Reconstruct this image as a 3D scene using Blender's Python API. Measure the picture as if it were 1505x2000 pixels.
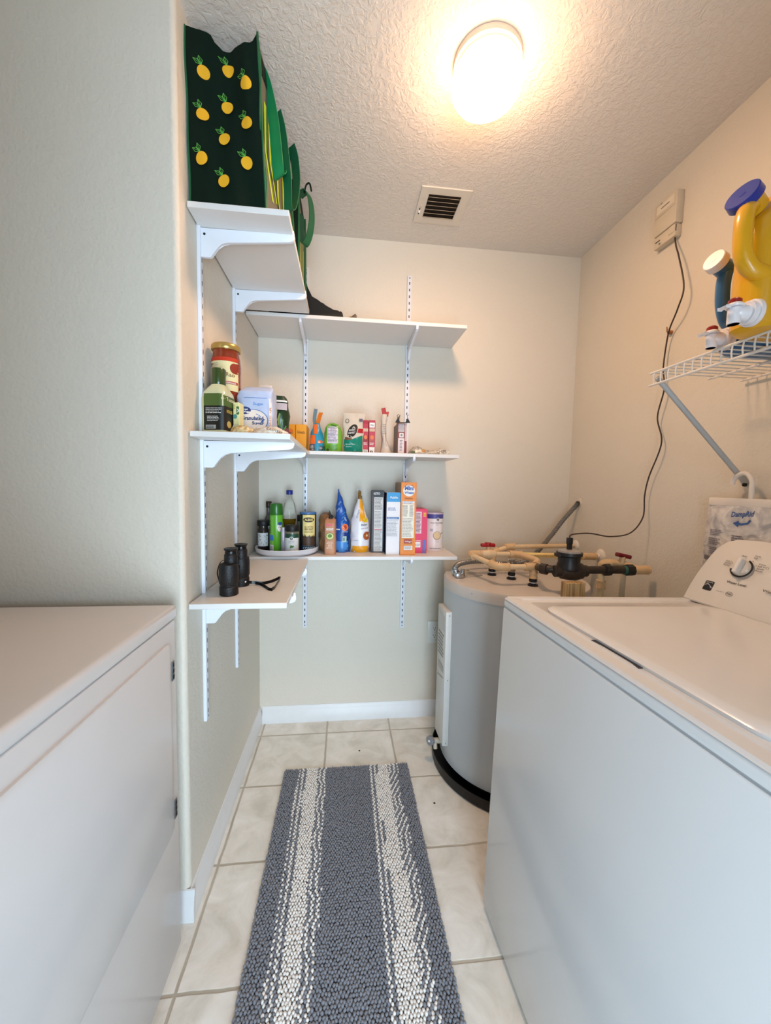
import bpy, bmesh, math, random
import numpy as np
from mathutils import Vector, Matrix
from mathutils.bvhtree import BVHTree
from math import pi, sin, cos, radians as R_

random.seed(7)
S = bpy.context.scene
for o in list(bpy.data.objects):
    bpy.data.objects.remove(o)
COL = S.collection

# ------------------------------------------------------------------ camera
H_CAM, YAW, PITCH, ROLL, FPX = 1.2438, 0.1077, -0.0709, 0.0193, 745.77
cy, sy, cp, sp, cr, sr = cos(YAW), sin(YAW), cos(PITCH), sin(PITCH), cos(ROLL), sin(ROLL)
F = Vector((sy * cp, cy * cp, sp)); Rt = Vector((cy, -sy, 0)); Up = Rt.cross(F)
R2 = Rt * cr + Up * sr; U2 = -Rt * sr + Up * cr
cd = bpy.data.cameras.new('camera'); cam = bpy.data.objects.new('camera', cd); COL.objects.link(cam)
M4 = Matrix((R2, U2, -F)).transposed().to_4x4(); M4.translation = Vector((0, 0, H_CAM))
cam.matrix_world = M4
cd.sensor_fit = 'HORIZONTAL'; cd.sensor_width = 36; cd.lens = 36 * FPX / 1505; cd.clip_start = 0.02
S.camera = cam

# ------------------------------------------------------------------ look, light
S.view_settings.view_transform = 'Standard'; S.view_settings.look = 'None'
S.view_settings.exposure = 0.12; S.view_settings.gamma = 1; S.view_settings.use_curve_mapping = False
w = bpy.data.worlds.new('world'); S.world = w; w.use_nodes = True
w.node_tree.nodes['Background'].inputs[0].default_value = (0.68, 0.85, 1.0, 1)
w.node_tree.nodes['Background'].inputs[1].default_value = 1.0

def area(name, loc, rot, sx, sy_, power, col):
    l = bpy.data.lights.new(name, 'AREA'); l.shape = 'RECTANGLE'; l.size = sx; l.size_y = sy_; l.energy = power; l.color = col
    o = bpy.data.objects.new(name, l); COL.objects.link(o); o.location = loc; o.rotation_euler = rot
    return o
# daylight coming in through the open doorway behind the camera
area('doorway_daylight', (0.37, -1.4, 0.85), (pi / 2, 0, 0), 1.3, 1.7, 90, (0.64, 0.83, 1.0))
LAMP_STRENGTH = 72.0
LAMP_COL = (1.0, 0.61, 0.36)

# ------------------------------------------------------------------ room numbers
XL, XR, YB, Y1, HC = -0.4225, 1.2084, 1.9554, 1.0568, 2.44
TS, TOX, TOY = 0.3198, -0.3943, 1.8462

# ------------------------------------------------------------------ materials
def lin(h):
    h = h.lstrip('#'); v = [int(h[i:i + 2], 16) / 255 for i in (0, 2, 4)]
    return tuple(c / 12.92 if c <= .04045 else ((c + .055) / 1.055) ** 2.4 for c in v)
MC = {}
def mat(hexc, rough=.5, metal=0.0, var=.04, bump=0.0, bscale=80, coat=0.0, trans=0.0, ior=1.45, spec=.5, nscale=30, sheen=0.0, alpha=1.0):
    key = (hexc, rough, metal, var, bump, bscale, coat, trans, ior, spec, nscale, sheen, alpha)
    if key in MC: return MC[key]
    m = bpy.data.materials.new('m_' + hexc.strip('#') + '_%d' % len(MC)); m.use_nodes = True
    nt = m.node_tree; b = nt.nodes['Principled BSDF']; c = lin(hexc)
    tc = nt.nodes.new('ShaderNodeTexCoord'); no = nt.nodes.new('ShaderNodeTexNoise'); no.inputs['Scale'].default_value = nscale; no.inputs['Detail'].default_value = 3
    nt.links.new(tc.outputs['Object'], no.inputs['Vector'])
    mx = nt.nodes.new('ShaderNodeMix'); mx.data_type = 'RGBA'
    mx.inputs[6].default_value = (*[x * (1 - var) for x in c], 1); mx.inputs[7].default_value = (*[min(1, x * (1 + var)) for x in c], 1)
    nt.links.new(no.outputs['Fac'], mx.inputs[0]); nt.links.new(mx.outputs[2], b.inputs['Base Color'])
    b.inputs['Roughness'].default_value = rough; b.inputs['Metallic'].default_value = metal
    b.inputs['Coat Weight'].default_value = coat; b.inputs['Coat Roughness'].default_value = .08
    b.inputs['Transmission Weight'].default_value = trans; b.inputs['IOR'].default_value = ior
    b.inputs['Specular IOR Level'].default_value = spec; b.inputs['Sheen Weight'].default_value = sheen
    b.inputs['Alpha'].default_value = alpha
    if bump:
        n2 = nt.nodes.new('ShaderNodeTexNoise'); n2.inputs['Scale'].default_value = bscale; n2.inputs['Detail'].default_value = 4
        nt.links.new(tc.outputs['Object'], n2.inputs['Vector'])
        bp = nt.nodes.new('ShaderNodeBump'); bp.inputs['Strength'].default_value = bump; bp.inputs['Distance'].default_value = .004
        nt.links.new(n2.outputs['Fac'], bp.inputs['Height']); nt.links.new(bp.outputs['Normal'], b.inputs['Normal'])
    MC[key] = m
    return m

def emis(name, col, strength):
    m = bpy.data.materials.new(name); m.use_nodes = True; nt = m.node_tree
    b = nt.nodes['Principled BSDF']; b.inputs['Base Color'].default_value = (.9, .88, .84, 1)
    b.inputs['Emission Color'].default_value = (*col, 1); b.inputs['Emission Strength'].default_value = strength
    return m

def mat_wall():
    m = bpy.data.materials.new('painted_wall'); m.use_nodes = True; nt = m.node_tree; b = nt.nodes['Principled BSDF']
    tc = nt.nodes.new('ShaderNodeTexCoord')
    n = nt.nodes.new('ShaderNodeTexNoise'); n.inputs['Scale'].default_value = 1.6; n.inputs['Detail'].default_value = 3
    nt.links.new(tc.outputs['Object'], n.inputs['Vector'])
    mx = nt.nodes.new('ShaderNodeMix'); mx.data_type = 'RGBA'
    mx.inputs[6].default_value = (*lin('#d5cdbe'), 1); mx.inputs[7].default_value = (*lin('#dcd4c6'), 1)
    nt.links.new(n.outputs['Fac'], mx.inputs[0]); nt.links.new(mx.outputs[2], b.inputs['Base Color'])
    b.inputs['Roughness'].default_value = .55; b.inputs['Specular IOR Level'].default_value = .35
    n2 = nt.nodes.new('ShaderNodeTexNoise'); n2.inputs['Scale'].default_value = 110; n2.inputs['Detail'].default_value = 2
    n3 = nt.nodes.new('ShaderNodeTexNoise'); n3.inputs['Scale'].default_value = 35; n3.inputs['Detail'].default_value = 2
    ad = nt.nodes.new('ShaderNodeMath'); ad.operation = 'ADD'
    nt.links.new(tc.outputs['Object'], n2.inputs['Vector']); nt.links.new(tc.outputs['Object'], n3.inputs['Vector'])
    nt.links.new(n2.outputs['Fac'], ad.inputs[0]); nt.links.new(n3.outputs['Fac'], ad.inputs[1])
    bp = nt.nodes.new('ShaderNodeBump'); bp.inputs['Strength'].default_value = .35; bp.inputs['Distance'].default_value = .004
    nt.links.new(ad.outputs[0], bp.inputs['Height']); nt.links.new(bp.outputs['Normal'], b.inputs['Normal'])
    return m

def mat_ceiling():
    m = bpy.data.materials.new('textured_ceiling'); m.use_nodes = True; nt = m.node_tree; b = nt.nodes['Principled BSDF']
    b.inputs['Base Color'].default_value = (*lin('#dcd3c8'), 1); b.inputs['Roughness'].default_value = .8
    tc = nt.nodes.new('ShaderNodeTexCoord')
    n = nt.nodes.new('ShaderNodeTexNoise'); n.inputs['Scale'].default_value = 55; n.inputs['Detail'].default_value = 5; n.inputs['Roughness'].default_value = .6; n.inputs['Distortion'].default_value = .8
    nt.links.new(tc.outputs['Object'], n.inputs['Vector'])
    rp = nt.nodes.new('ShaderNodeValToRGB'); rp.color_ramp.elements[0].position = .42; rp.color_ramp.elements[1].position = .60
    nt.links.new(n.outputs['Fac'], rp.inputs[0])
    bp = nt.nodes.new('ShaderNodeBump'); bp.inputs['Strength'].default_value = .4; bp.inputs['Distance'].default_value = .004
    nt.links.new(rp.outputs[0], bp.inputs['Height']); nt.links.new(bp.outputs['Normal'], b.inputs['Normal'])
    return m

def mat_floor():
    m = bpy.data.materials.new('floor_tile'); m.use_nodes = True; nt = m.node_tree; b = nt.nodes['Principled BSDF']
    L = nt.links.new
    def N(t, **k):
        n = nt.nodes.new(t)
        for a, v in k.items(): setattr(n, a, v)
        return n
    tc = N('ShaderNodeTexCoord'); sx = N('ShaderNodeSeparateXYZ'); 
    wob = N('ShaderNodeTexNoise'); wob.inputs['Scale'].default_value = 14; L(tc.outputs['Object'], wob.inputs['Vector'])
    wm = N('ShaderNodeVectorMath', operation='SCALE'); wm.inputs[3].default_value = .006
    ws = N('ShaderNodeVectorMath', operation='SUBTRACT'); ws.inputs[1].default_value = (.5, .5, .5)
    L(wob.outputs['Color'], ws.inputs[0]); L(ws.outputs[0], wm.inputs[0])
    wa = N('ShaderNodeVectorMath', operation='ADD'); L(tc.outputs['Object'], wa.inputs[0]); L(wm.outputs[0], wa.inputs[1])
    L(wa.outputs[0], sx.inputs[0])
    def dist(out, off):
        a = N('ShaderNodeMath', operation='SUBTRACT'); a.inputs[1].default_value = off; L(out, a.inputs[0])
        d = N('ShaderNodeMath', operation='DIVIDE'); d.inputs[1].default_value = TS; L(a.outputs[0], d.inputs[0])
        f = N('ShaderNodeMath', operation='FRACT'); L(d.outputs[0], f.inputs[0])
        s = N('ShaderNodeMath', operation='SUBTRACT'); s.inputs[1].default_value = .5; L(f.outputs[0], s.inputs[0])
        ab = N('ShaderNodeMath', operation='ABSOLUTE'); L(s.outputs[0], ab.inputs[0])
        r = N('ShaderNodeMath', operation='SUBTRACT'); r.inputs[0].default_value = .5; L(ab.outputs[0], r.inputs[1])
        fl = N('ShaderNodeMath', operation='FLOOR'); L(d.outputs[0], fl.inputs[0])
        return r, fl
    rx, fx = dist(sx.outputs[0], TOX); ry, fy = dist(sx.outputs[1], TOY)
    mn = N('ShaderNodeMath', operation='MINIMUM'); L(rx.outputs[0], mn.inputs[0]); L(ry.outputs[0], mn.inputs[1])
    rp = N('ShaderNodeValToRGB'); rp.color_ramp.elements[0].position = .008; rp.color_ramp.elements[1].position = .016
    L(mn.outputs[0], rp.inputs[0])
    # tile tone differs from tile to tile, mottled within
    cb = N('ShaderNodeCombineXYZ'); L(fx.outputs[0], cb.inputs[0]); L(fy.outputs[0], cb.inputs[1])
    wn = N('ShaderNodeTexWhiteNoise'); L(cb.outputs[0], wn.inputs['Vector'])
    of = N('ShaderNodeVectorMath', operation='ADD'); L(tc.outputs['Object'], of.inputs[0]); L(wn.outputs['Color'], of.inputs[1])
    n1 = N('ShaderNodeTexNoise'); n1.inputs['Scale'].default_value = 9; n1.inputs['Detail'].default_value = 7; n1.inputs['Roughness'].default_value = .62; n1.inputs['Distortion'].default_value = .7
    L(of.outputs[0], n1.inputs['Vector'])
    cr_ = N('ShaderNodeValToRGB'); e = cr_.color_ramp.elements
    e[0].position = .32; e[0].color = (*lin('#d3cfc4'), 1); e[1].position = .68; e[1].color = (*lin('#f2f0ea'), 1)
    x = e.new(.5); x.color = (*lin('#e6e3da'), 1)
    L(n1.outputs['Fac'], cr_.inputs[0])
    n4 = N('ShaderNodeTexNoise'); n4.inputs['Scale'].default_value = 4.5; n4.inputs['Detail'].default_value = 3; L(of.outputs[0], n4.inputs['Vector'])
    r4 = N('ShaderNodeValToRGB'); r4.color_ramp.elements[0].position = .55; r4.color_ramp.elements[1].position = .75; L(n4.outputs['Fac'], r4.inputs[0])
    f4 = N('ShaderNodeMath', operation='MULTIPLY'); f4.inputs[1].default_value = .35; L(r4.outputs[0], f4.inputs[0])
    m4 = N('ShaderNodeMix', data_type='RGBA'); L(f4.outputs[0], m4.inputs[0]); L(cr_.outputs[0], m4.inputs[6]); m4.inputs[7].default_value = (*lin('#d2bea6'), 1)
    mx = N('ShaderNodeMix', data_type='RGBA'); L(rp.outputs[0], mx.inputs[0])
    n5 = N('ShaderNodeTexNoise'); n5.inputs['Scale'].default_value = 6; L(tc.outputs['Object'], n5.inputs['Vector'])
    g = N('ShaderNodeMix', data_type='RGBA'); L(n5.outputs['Fac'], g.inputs[0]); g.inputs[6].default_value = (*lin('#9a9182'), 1); g.inputs[7].default_value = (*lin('#d2cab9'), 1)
    L(g.outputs[2], mx.inputs[6]); L(m4.outputs[2], mx.inputs[7]); L(mx.outputs[2], b.inputs['Base Color'])
    b.inputs['Roughness'].default_value = .42
    ml = N('ShaderNodeMath', operation='MULTIPLY'); ml.inputs[1].default_value = .12; L(n1.outputs['Fac'], ml.inputs[0])
    ad = N('ShaderNodeMath', operation='ADD'); L(rp.outputs[0], ad.inputs[0]); L(ml.outputs[0], ad.inputs[1])
    bp = N('ShaderNodeBump'); bp.inputs['Strength'].default_value = .5; bp.inputs['Distance'].default_value = .003
    L(ad.outputs[0], bp.inputs['Height']); L(bp.outputs['Normal'], b.inputs['Normal'])
    return m

def mat_wood():
    m = bpy.data.materials.new('raw_pine'); m.use_nodes = True; nt = m.node_tree; b = nt.nodes['Principled BSDF']
    tc = nt.nodes.new('ShaderNodeTexCoord'); mp = nt.nodes.new('ShaderNodeMapping'); mp.inputs['Scale'].default_value = (90, 90, 3)
    n = nt.nodes.new('ShaderNodeTexNoise'); n.inputs['Scale'].default_value = 1.6; n.inputs['Detail'].default_value = 4
    nt.links.new(tc.outputs['Object'], mp.inputs[0]); nt.links.new(mp.outputs[0], n.inputs['Vector'])
    r = nt.nodes.new('ShaderNodeValToRGB'); r.color_ramp.elements[0].position = .35; r.color_ramp.elements[0].color = (*lin('#8d6c42'), 1)
    r.color_ramp.elements[1].position = .62; r.color_ramp.elements[1].color = (*lin('#cfaf7c'), 1)
    nt.links.new(n.outputs['Fac'], r.inputs[0]); nt.links.new(r.outputs[0], b.inputs['Base Color']); b.inputs['Roughness'].default_value = .7
    return m

def mat_foil(c1, c2, scale=30, rough=.35, bump=.6):
    m = bpy.data.materials.new('crinkled_film'); m.use_nodes = True; nt = m.node_tree; b = nt.nodes['Principled BSDF']
    tc = nt.nodes.new('ShaderNodeTexCoord'); n = nt.nodes.new('ShaderNodeTexNoise'); n.inputs['Scale'].default_value = scale; n.inputs['Detail'].default_value = 4; n.inputs['Distortion'].default_value = 1.2
    nt.links.new(tc.outputs['Object'], n.inputs['Vector'])
    r = nt.nodes.new('ShaderNodeValToRGB'); r.color_ramp.elements[0].position = .36; r.color_ramp.elements[0].color = (*lin(c1), 1)
    r.color_ramp.elements[1].position = .64; r.color_ramp.elements[1].color = (*lin(c2), 1)
    nt.links.new(n.outputs['Fac'], r.inputs[0]); nt.links.new(r.outputs[0], b.inputs['Base Color']); b.inputs['Roughness'].default_value = rough
    bp = nt.nodes.new('ShaderNodeBump'); bp.inputs['Strength'].default_value = bump; bp.inputs['Distance'].default_value = .006
    nt.links.new(n.outputs['Fac'], bp.inputs['Height']); nt.links.new(bp.outputs['Normal'], b.inputs['Normal'])
    return m

M_WALL = mat_wall(); M_CEIL = mat_ceiling(); M_FLOOR = mat_floor(); M_WOOD = mat_wood()
M_TRIM = mat('#dfe0e0', .35)
M_WHITE = mat('#e2e2e2', .35, var=.01)
M_MELA = mat('#dedbd8', .38, var=.015)
M_BRACKET = mat('#e0e3ea', .3, var=.01)
M_DARK = mat('#141414', .6)
M_BLACK = mat('#08080a', .45)
M_APPL = mat('#dcdcdc', .22, var=.008, coat=.3)
M_DRYER = mat('#cfcccb', .28, var=.008, coat=.2)
M_CHROME = mat('#b9bcc0', .22, metal=1)
M_GREY = mat('#8a8d90', .4)
M_CPVC = mat('#e0c39a', .38, var=.06)
M_CPVC2 = mat('#d3b083', .38, var=.06)
M_RED = mat('#9c1216', .35)
M_GALV = mat('#8a8884', .38, metal=.7, bump=.2)

# ------------------------------------------------------------------ mesh builder
def V(*a): return Vector(a)
class MB:
    def __init__(s): s.v = []; s.f = []; s.m = []; s.mats = []; s.sm = []
    def mi(s, m):
        if m not in s.mats: s.mats.append(m)
        return s.mats.index(m)
    def add(s, vs, fs, m, smooth=True, mx=None):
        b = len(s.v); k = s.mi(m)
        for p in vs: s.v.append(tuple(mx @ Vector(p)) if mx else tuple(p))
        for f in fs: s.f.append([b + i for i in f]); s.m.append(k); s.sm.append(smooth)
    def box(s, a, b, m, bev=0.0, seg=2, mx=None):
        a = Vector(a); b = Vector(b); c = (a + b) / 2; d = b - a
        bm = bmesh.new(); bmesh.ops.create_cube(bm, size=1)
        for v in bm.verts: v.co = Vector((v.co.x * d.x, v.co.y * d.y, v.co.z * d.z)) + c
        if bev: bmesh.ops.bevel(bm, geom=list(bm.edges), offset=min(bev, min(abs(x) for x in d) * .49), segments=seg, affect='EDGES', profile=.5)
        s.bm(bm, m, bool(bev), mx); bm.free(); return s
    def bm(s, bm, m, smooth=True, mx=None):
        bm.verts.index_update(); s.add([v.co.copy() for v in bm.verts], [[v.index for v in f.verts] for f in bm.faces], m, smooth, mx)
    def mesh(s, me, m, smooth=True, mx=None): s.add([v.co.copy() for v in me.vertices], [list(p.vertices) for p in me.polygons], m, smooth, mx)
    def lathe(s, prof, c, m, n=32, ax='z', mx=None, a0=0, sx=1, sy=1, caps=True):
        c = Vector(c); vs = []; fs = []; k = len(prof)
        for i in range(n):
            a = a0 + 2 * pi * i / n
            for r, h in prof:
                p = (r * cos(a) * sx, r * sin(a) * sy, h)
                if ax == 'x': p = (p[2], p[0], p[1])
                elif ax == 'y': p = (p[0], p[2], p[1])
                vs.append(c + Vector(p))
        for i in range(n):
            j = (i + 1) % n
            for q in range(k - 1): fs.append([i * k + q, j * k + q, j * k + q + 1, i * k + q + 1])
        if caps and prof[0][0] > 1e-5: fs.append([i * k for i in range(n)][::-1])
        if caps and prof[-1][0] > 1e-5: fs.append([i * k + k - 1 for i in range(n)])
        s.add(vs, fs, m, True, mx); return s
    def cyl(s, a, b, r, m, n=20, r2=None):
        a = Vector(a); b = Vector(b); d = b - a; L = d.length; q = d.to_track_quat('Z', 'Y').to_matrix().to_4x4(); q.translation = a
        r2 = r if r2 is None else r2; e = min(r, r2, L) * .08
        s.lathe([(r - e, 0), (r, e), (r2, L - e), (r2 - e, L)], (0, 0, 0), m, n, mx=q); return s
    def tube(s, pts, r, m, n=10, cap=True, rib=0, flat=None):
        pts = [Vector(p) for p in pts]; vs = []; fs = []
        up = None; N = len(pts)
        for i, p in enumerate(pts):
            t = (pts[min(i + 1, N - 1)] - pts[max(i - 1, 0)])
            if t.length < 1e-9: t = Vector((0, 0, 1))
            t.normalize()
            if up is None:
                up = Vector((0, 0, 1)) if abs(t.z) < .9 else Vector((0, 1, 0))
            x = up.cross(t)
            if x.length < 1e-6: x = Vector((1, 0, 0)).cross(t)
            x.normalize(); y = t.cross(x).normalized(); up = y
            rr = r(i / max(1, N - 1)) if callable(r) else r
            if rib and i % 2: rr *= rib
            for k in range(n):
                a = 2 * pi * k / n; vs.append(p + x * (rr * cos(a)) + y * (rr * sin(a)))
        for i in range(N - 1):
            for k in range(n):
                l = (k + 1) % n; fs.append([i * n + k, i * n + l, (i + 1) * n + l, (i + 1) * n + k])
        if cap: fs.append(list(range(n))[::-1]); fs.append([(N - 1) * n + k for k in range(n)])
        s.add(vs, fs, m, True); return s
    def prism(s, poly, d, m, origin=(0, 0, 0), u=(1, 0, 0), v=(0, 0, 1), smooth=False, bev=0):
        o = Vector(origin); u = Vector(u); v = Vector(v); n = u.cross(v).normalized()
        bm = bmesh.new(); A = [bm.verts.new(o + u * x + v * y) for x, y in poly]; B = [bm.verts.new(o + u * x + v * y + n * d) for x, y in poly]
        k = len(poly); bm.faces.new(A[::-1]); bm.faces.new(B)
        for i in range(k): bm.faces.new([A[i], A[(i + 1) % k], B[(i + 1) % k], B[i]])
        if bev: bmesh.ops.bevel(bm, geom=[e for e in bm.edges], offset=bev, segments=2, affect='EDGES', profile=.5, clamp_overlap=True)
        s.bm(bm, m, smooth or bool(bev)); bm.free(); return s
    def ribbon(s, pts, wd, width, th, m, wf=None):
        pts = [Vector(p) for p in pts]; N = len(pts); vs = []; fs = []
        for i, p in enumerate(pts):
            t = (pts[min(i + 1, N - 1)] - pts[max(i - 1, 0)]).normalized(); wv = Vector(wd(i / (N - 1)) if callable(wd) else wd).normalized()
            nn = t.cross(wv).normalized(); ww = width * (wf(i / (N - 1)) if wf else 1)
            for a, b in ((-.5, -.5), (.5, -.5), (.5, .5), (-.5, .5)): vs.append(p + wv * ww * a + nn * th * b)
        for i in range(N - 1):
            for k in range(4): l = (k + 1) % 4; fs.append([i * 4 + k, i * 4 + l, i * 4 + 4 + l, i * 4 + 4 + k])
        fs.append([0, 1, 2, 3]); fs.append([4 * N - 4, 4 * N - 3, 4 * N - 2, 4 * N - 1][::-1]); s.add(vs, fs, m, True); return s
    def build(s, name, parent=None, loc=None, rot=None, auto=40):
        me = bpy.data.meshes.new(name); me.from_pydata(s.v, [], s.f)
        for m in s.mats: me.materials.append(m)
        me.polygons.foreach_set('material_index', s.m)
        bm = bmesh.new(); bm.from_mesh(me); bmesh.ops.recalc_face_normals(bm, faces=[f for f in bm.faces if len(f.verts) > 2 and f.calc_area() > 0 and False] or []); bm.free()
        me.polygons.foreach_set('use_smooth', s.sm); me.update()
        try: me.set_sharp_from_angle(angle=R_(auto))
        except Exception: pass
        o = bpy.data.objects.new(name, me); COL.objects.link(o)
        if parent: o.parent = parent
        if loc: o.location = loc
        if rot: o.rotation_euler = rot
        return o

def catmull(P, n=8, closed=False):
    P = [Vector(p) for p in P]; out = []; N = len(P)
    rng = range(N) if closed else range(N - 1)
    for i in rng:
        if closed: a, b, c, d = P[i - 1], P[i], P[(i + 1) % N], P[(i + 2) % N]
        else: a, b, c, d = P[max(i - 1, 0)], P[i], P[i + 1], P[min(i + 2, N - 1)]
        for k in range(n):
            t = k / n; out.append(.5 * ((2 * b) + (c - a) * t + (2 * a - 5 * b + 4 * c - d) * t * t + (3 * b - a - 3 * c + d) * t ** 3))
    if not closed: out.append(P[-1])
    return out

TXT = {}
def text_mesh(body, bold=0.0, shear=0.0):
    k = (body, bold, shear)
    if k in TXT: return TXT[k]
    c = bpy.data.curves.new('lettering', 'FONT'); c.body = body; c.size = 1; c.resolution_u = 2; c.offset = bold; c.shear = shear
    o = bpy.data.objects.new('lettering', c); COL.objects.link(o); bpy.context.view_layer.update()
    dg = bpy.context.evaluated_depsgraph_get(); me = bpy.data.meshes.new_from_object(o.evaluated_get(dg))
    vs = [(v.co.x, v.co.y) for v in me.vertices]; fs = [list(p.vertices) for p in me.polygons]
    bpy.data.objects.remove(o); bpy.data.meshes.remove(me)
    if vs:
        x0 = min(v[0] for v in vs); x1 = max(v[0] for v in vs); y0 = min(v[1] for v in vs); y1 = max(v[1] for v in vs)
        vs = [((x - x0) / (x1 - x0 + 1e-9), (y - y0) / (y1 - y0 + 1e-9)) for x, y in vs]
    TXT[k] = (vs, fs); return TXT[k]

class Print:
    """Flat artwork laid onto the surface of a mesh (projected on it along -n)."""
    def __init__(s, mb, o, u, v, base=None, flat=False):
        s.mb = mb; s.o = Vector(o); s.u = Vector(u).normalized(); s.v = Vector(v).normalized(); s.n = s.u.cross(s.v).normalized(); s.k = 0; s.flat = flat
        if not flat:
            b = base or mb; s.bvh = BVHTree.FromPolygons([Vector(p) for p in b.v], b.f)
    def P(s, x, y):
        q = s.o + s.u * x + s.v * y
        if s.flat: return q + s.n * (.0004 + s.k * .00022)
        h = s.bvh.ray_cast(q + s.n * .5, -s.n)
        if h[0] is None: return None
        return h[0] + s.n * (.0008 + s.k * .00025)
    def put(s, pts, fs, m):
        Q = [s.P(*p) for p in pts]; fs = [f for f in fs if all(Q[i] is not None for i in f)]
        Q = [q if q is not None else Vector((0, 0, 0)) for q in Q]
        used = sorted({i for f in fs for i in f}); mp = {i: k for k, i in enumerate(used)}
        s.mb.add([Q[i] for i in used], [[mp[i] for i in f] for f in fs], m, True); s.k += 1
    def rect(s, x0, y0, x1, y1, m, nx=12, ny=12, sk=0):
        pts = [(x0 + (x1 - x0) * i / nx + sk * (j / ny), y0 + (y1 - y0) * j / ny) for j in range(ny + 1) for i in range(nx + 1)]
        fs = [[j * (nx + 1) + i, j * (nx + 1) + i + 1, (j + 1) * (nx + 1) + i + 1, (j + 1) * (nx + 1) + i] for j in range(ny) for i in range(nx)]
        s.put(pts, fs, m); return s
    def ell(s, cx, cy_, rx, ry, m, n=20, rot=0, rings=3):
        pts = [(cx, cy_)]; c, d = cos(rot), sin(rot)
        for q in range(1, rings + 1):
            for i in range(n):
                a = 2 * pi * i / n; x = rx * cos(a) * q / rings; y = ry * sin(a) * q / rings; pts.append((cx + x * c - y * d, cy_ + x * d + y * c))
        fs = [[0, 1 + i, 1 + (i + 1) % n] for i in range(n)]
        for q in range(rings - 1):
            for i in range(n): a = 1 + q * n; b = a + n; j = (i + 1) % n; fs.append([a + i, b + i, b + j, a + j])
        s.put(pts, fs, m); return s
    def line(s, pts, wd, m, closed=False):
        P = [Vector((*p, 0)) for p in pts]
        if closed: P.append(P[0])
        A = []; 
        for i, p in enumerate(P):
            t = (P[min(i + 1, len(P) - 1)] - P[max(i - 1, 0)]).normalized(); nn = Vector((-t.y, t.x, 0)) * wd / 2
            A += [(p + nn)[:2], (p - nn)[:2]]
        s.put(A, [[2 * i, 2 * i + 1, 2 * i + 3, 2 * i + 2] for i in range(len(P) - 1)], m); return s
    def poly(s, pts, m): s.put(pts, [list(range(len(pts)))], m); return s
    def text(s, body, x, y, h, m, w=None, bold=.01, shear=0, rot=0, center=False):
        vs, fs = text_mesh(body, bold, shear)
        if w is None: w = h * .62 * len(body)
        if center: x -= w / 2
        c, d = cos(rot), sin(rot)
        s.put([(x + a * w * c - b * h * d, y + a * w * d + b * h * c) for a, b in vs], fs, m); return s
    def lines(s, x0, y0, x1, y1, n, m, fill=.45, rag=.25, seed=1):
        rn = random.Random(seed); st = (y1 - y0) / n
        pts = []; fs = []
        for i in range(n):
            y = y1 - st * (i + .5); x = x0; xe = x1 - (x1 - x0) * rag * rn.random()
            while x < xe:
                L = (x1 - x0) * rn.uniform(.08, .3); e = min(xe, x + L); b = len(pts)
                pts += [(x, y - st * fill / 2), (e, y - st * fill / 2), (e, y + st * fill / 2), (x, y + st * fill / 2)]; fs.append([b, b + 1, b + 2, b + 3]); x = e + (x1 - x0) * .03
        s.put(pts, fs, m); return s

def noise3(p, f, a, s=0): return a * sin(p.x * f + s) * sin(p.y * f * 1.3 + s * 2 + 1) * sin(p.z * f * .9 + s * 3 + 2) * 2
def superloop(hw, hd, n=36, e=2.6):
    out = []
    for i in range(n):
        a = 2 * pi * i / n; c, s_ = cos(a), sin(a); out.append((hw * abs(c) ** (2 / e) * (1 if c >= 0 else -1), hd * abs(s_) ** (2 / e) * (1 if s_ >= 0 else -1)))
    return out
def pouch_mesh(levels, m, n=36, crumple=.0, seed=0, e=2.6, sub=4):
    """levels: (z, half width, half depth, x offset, y offset)"""
    lv = []
    P = [Vector((l[0], l[1], l[2])) for l in levels]; Q = [Vector((l[3], l[4], 0)) for l in levels]
    for i in range(len(levels) - 1):
        for k in range(sub):
            t_ = k / sub; lv.append((P[i].lerp(P[i + 1], t_), Q[i].lerp(Q[i + 1], t_)))
    lv.append((P[-1], Q[-1])); m_ = MB(); vs = []; fs = []
    for a, b in lv:
        for x, y in superloop(a.y, a.z, n, e):
            p = Vector((x + b.x, y + b.y, a.x)); k = noise3(p, 95, crumple, seed) + noise3(p, 210, crumple * .4, seed + 3); nn = Vector((x, y, 0)); nn = nn.normalized() if nn.length > 1e-6 else nn
            vs.append(p + nn * k)
    L = len(lv)
    for q in range(L - 1):
        for i in range(n): j = (i + 1) % n; fs.append([q * n + i, q * n + j, (q + 1) * n + j, (q + 1) * n + i])
    fs.append(list(range(n))[::-1]); fs.append([(L - 1) * n + i for i in range(n)]); m_.add(vs, fs, m, True); return m_

def root(name, loc, label, cat, group=None, rot=(0, 0, 0)):
    o = bpy.data.objects.new(name, None); COL.objects.link(o); o.empty_display_size = .03; o.location = loc; o.rotation_euler = rot
    o['label'] = label; o['category'] = cat
    if group: o['group'] = group
    return o
def tag(o, label, cat, group=None):
    o['label'] = label; o['category'] = cat
    if group: o['group'] = group
    return o
def struct(o): o['kind'] = 'structure'; return o

# ================================================================== SETTING
mb = MB(); mb.box((-1.4, -1.45, -.06), (1.35, 2.1, 0), M_FLOOR); struct(mb.build('floor'))
mb = MB(); mb.box((-1.4, -.30, HC), (1.35, 2.1, HC + .06), M_CEIL); struct(mb.build('ceiling'))
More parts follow.
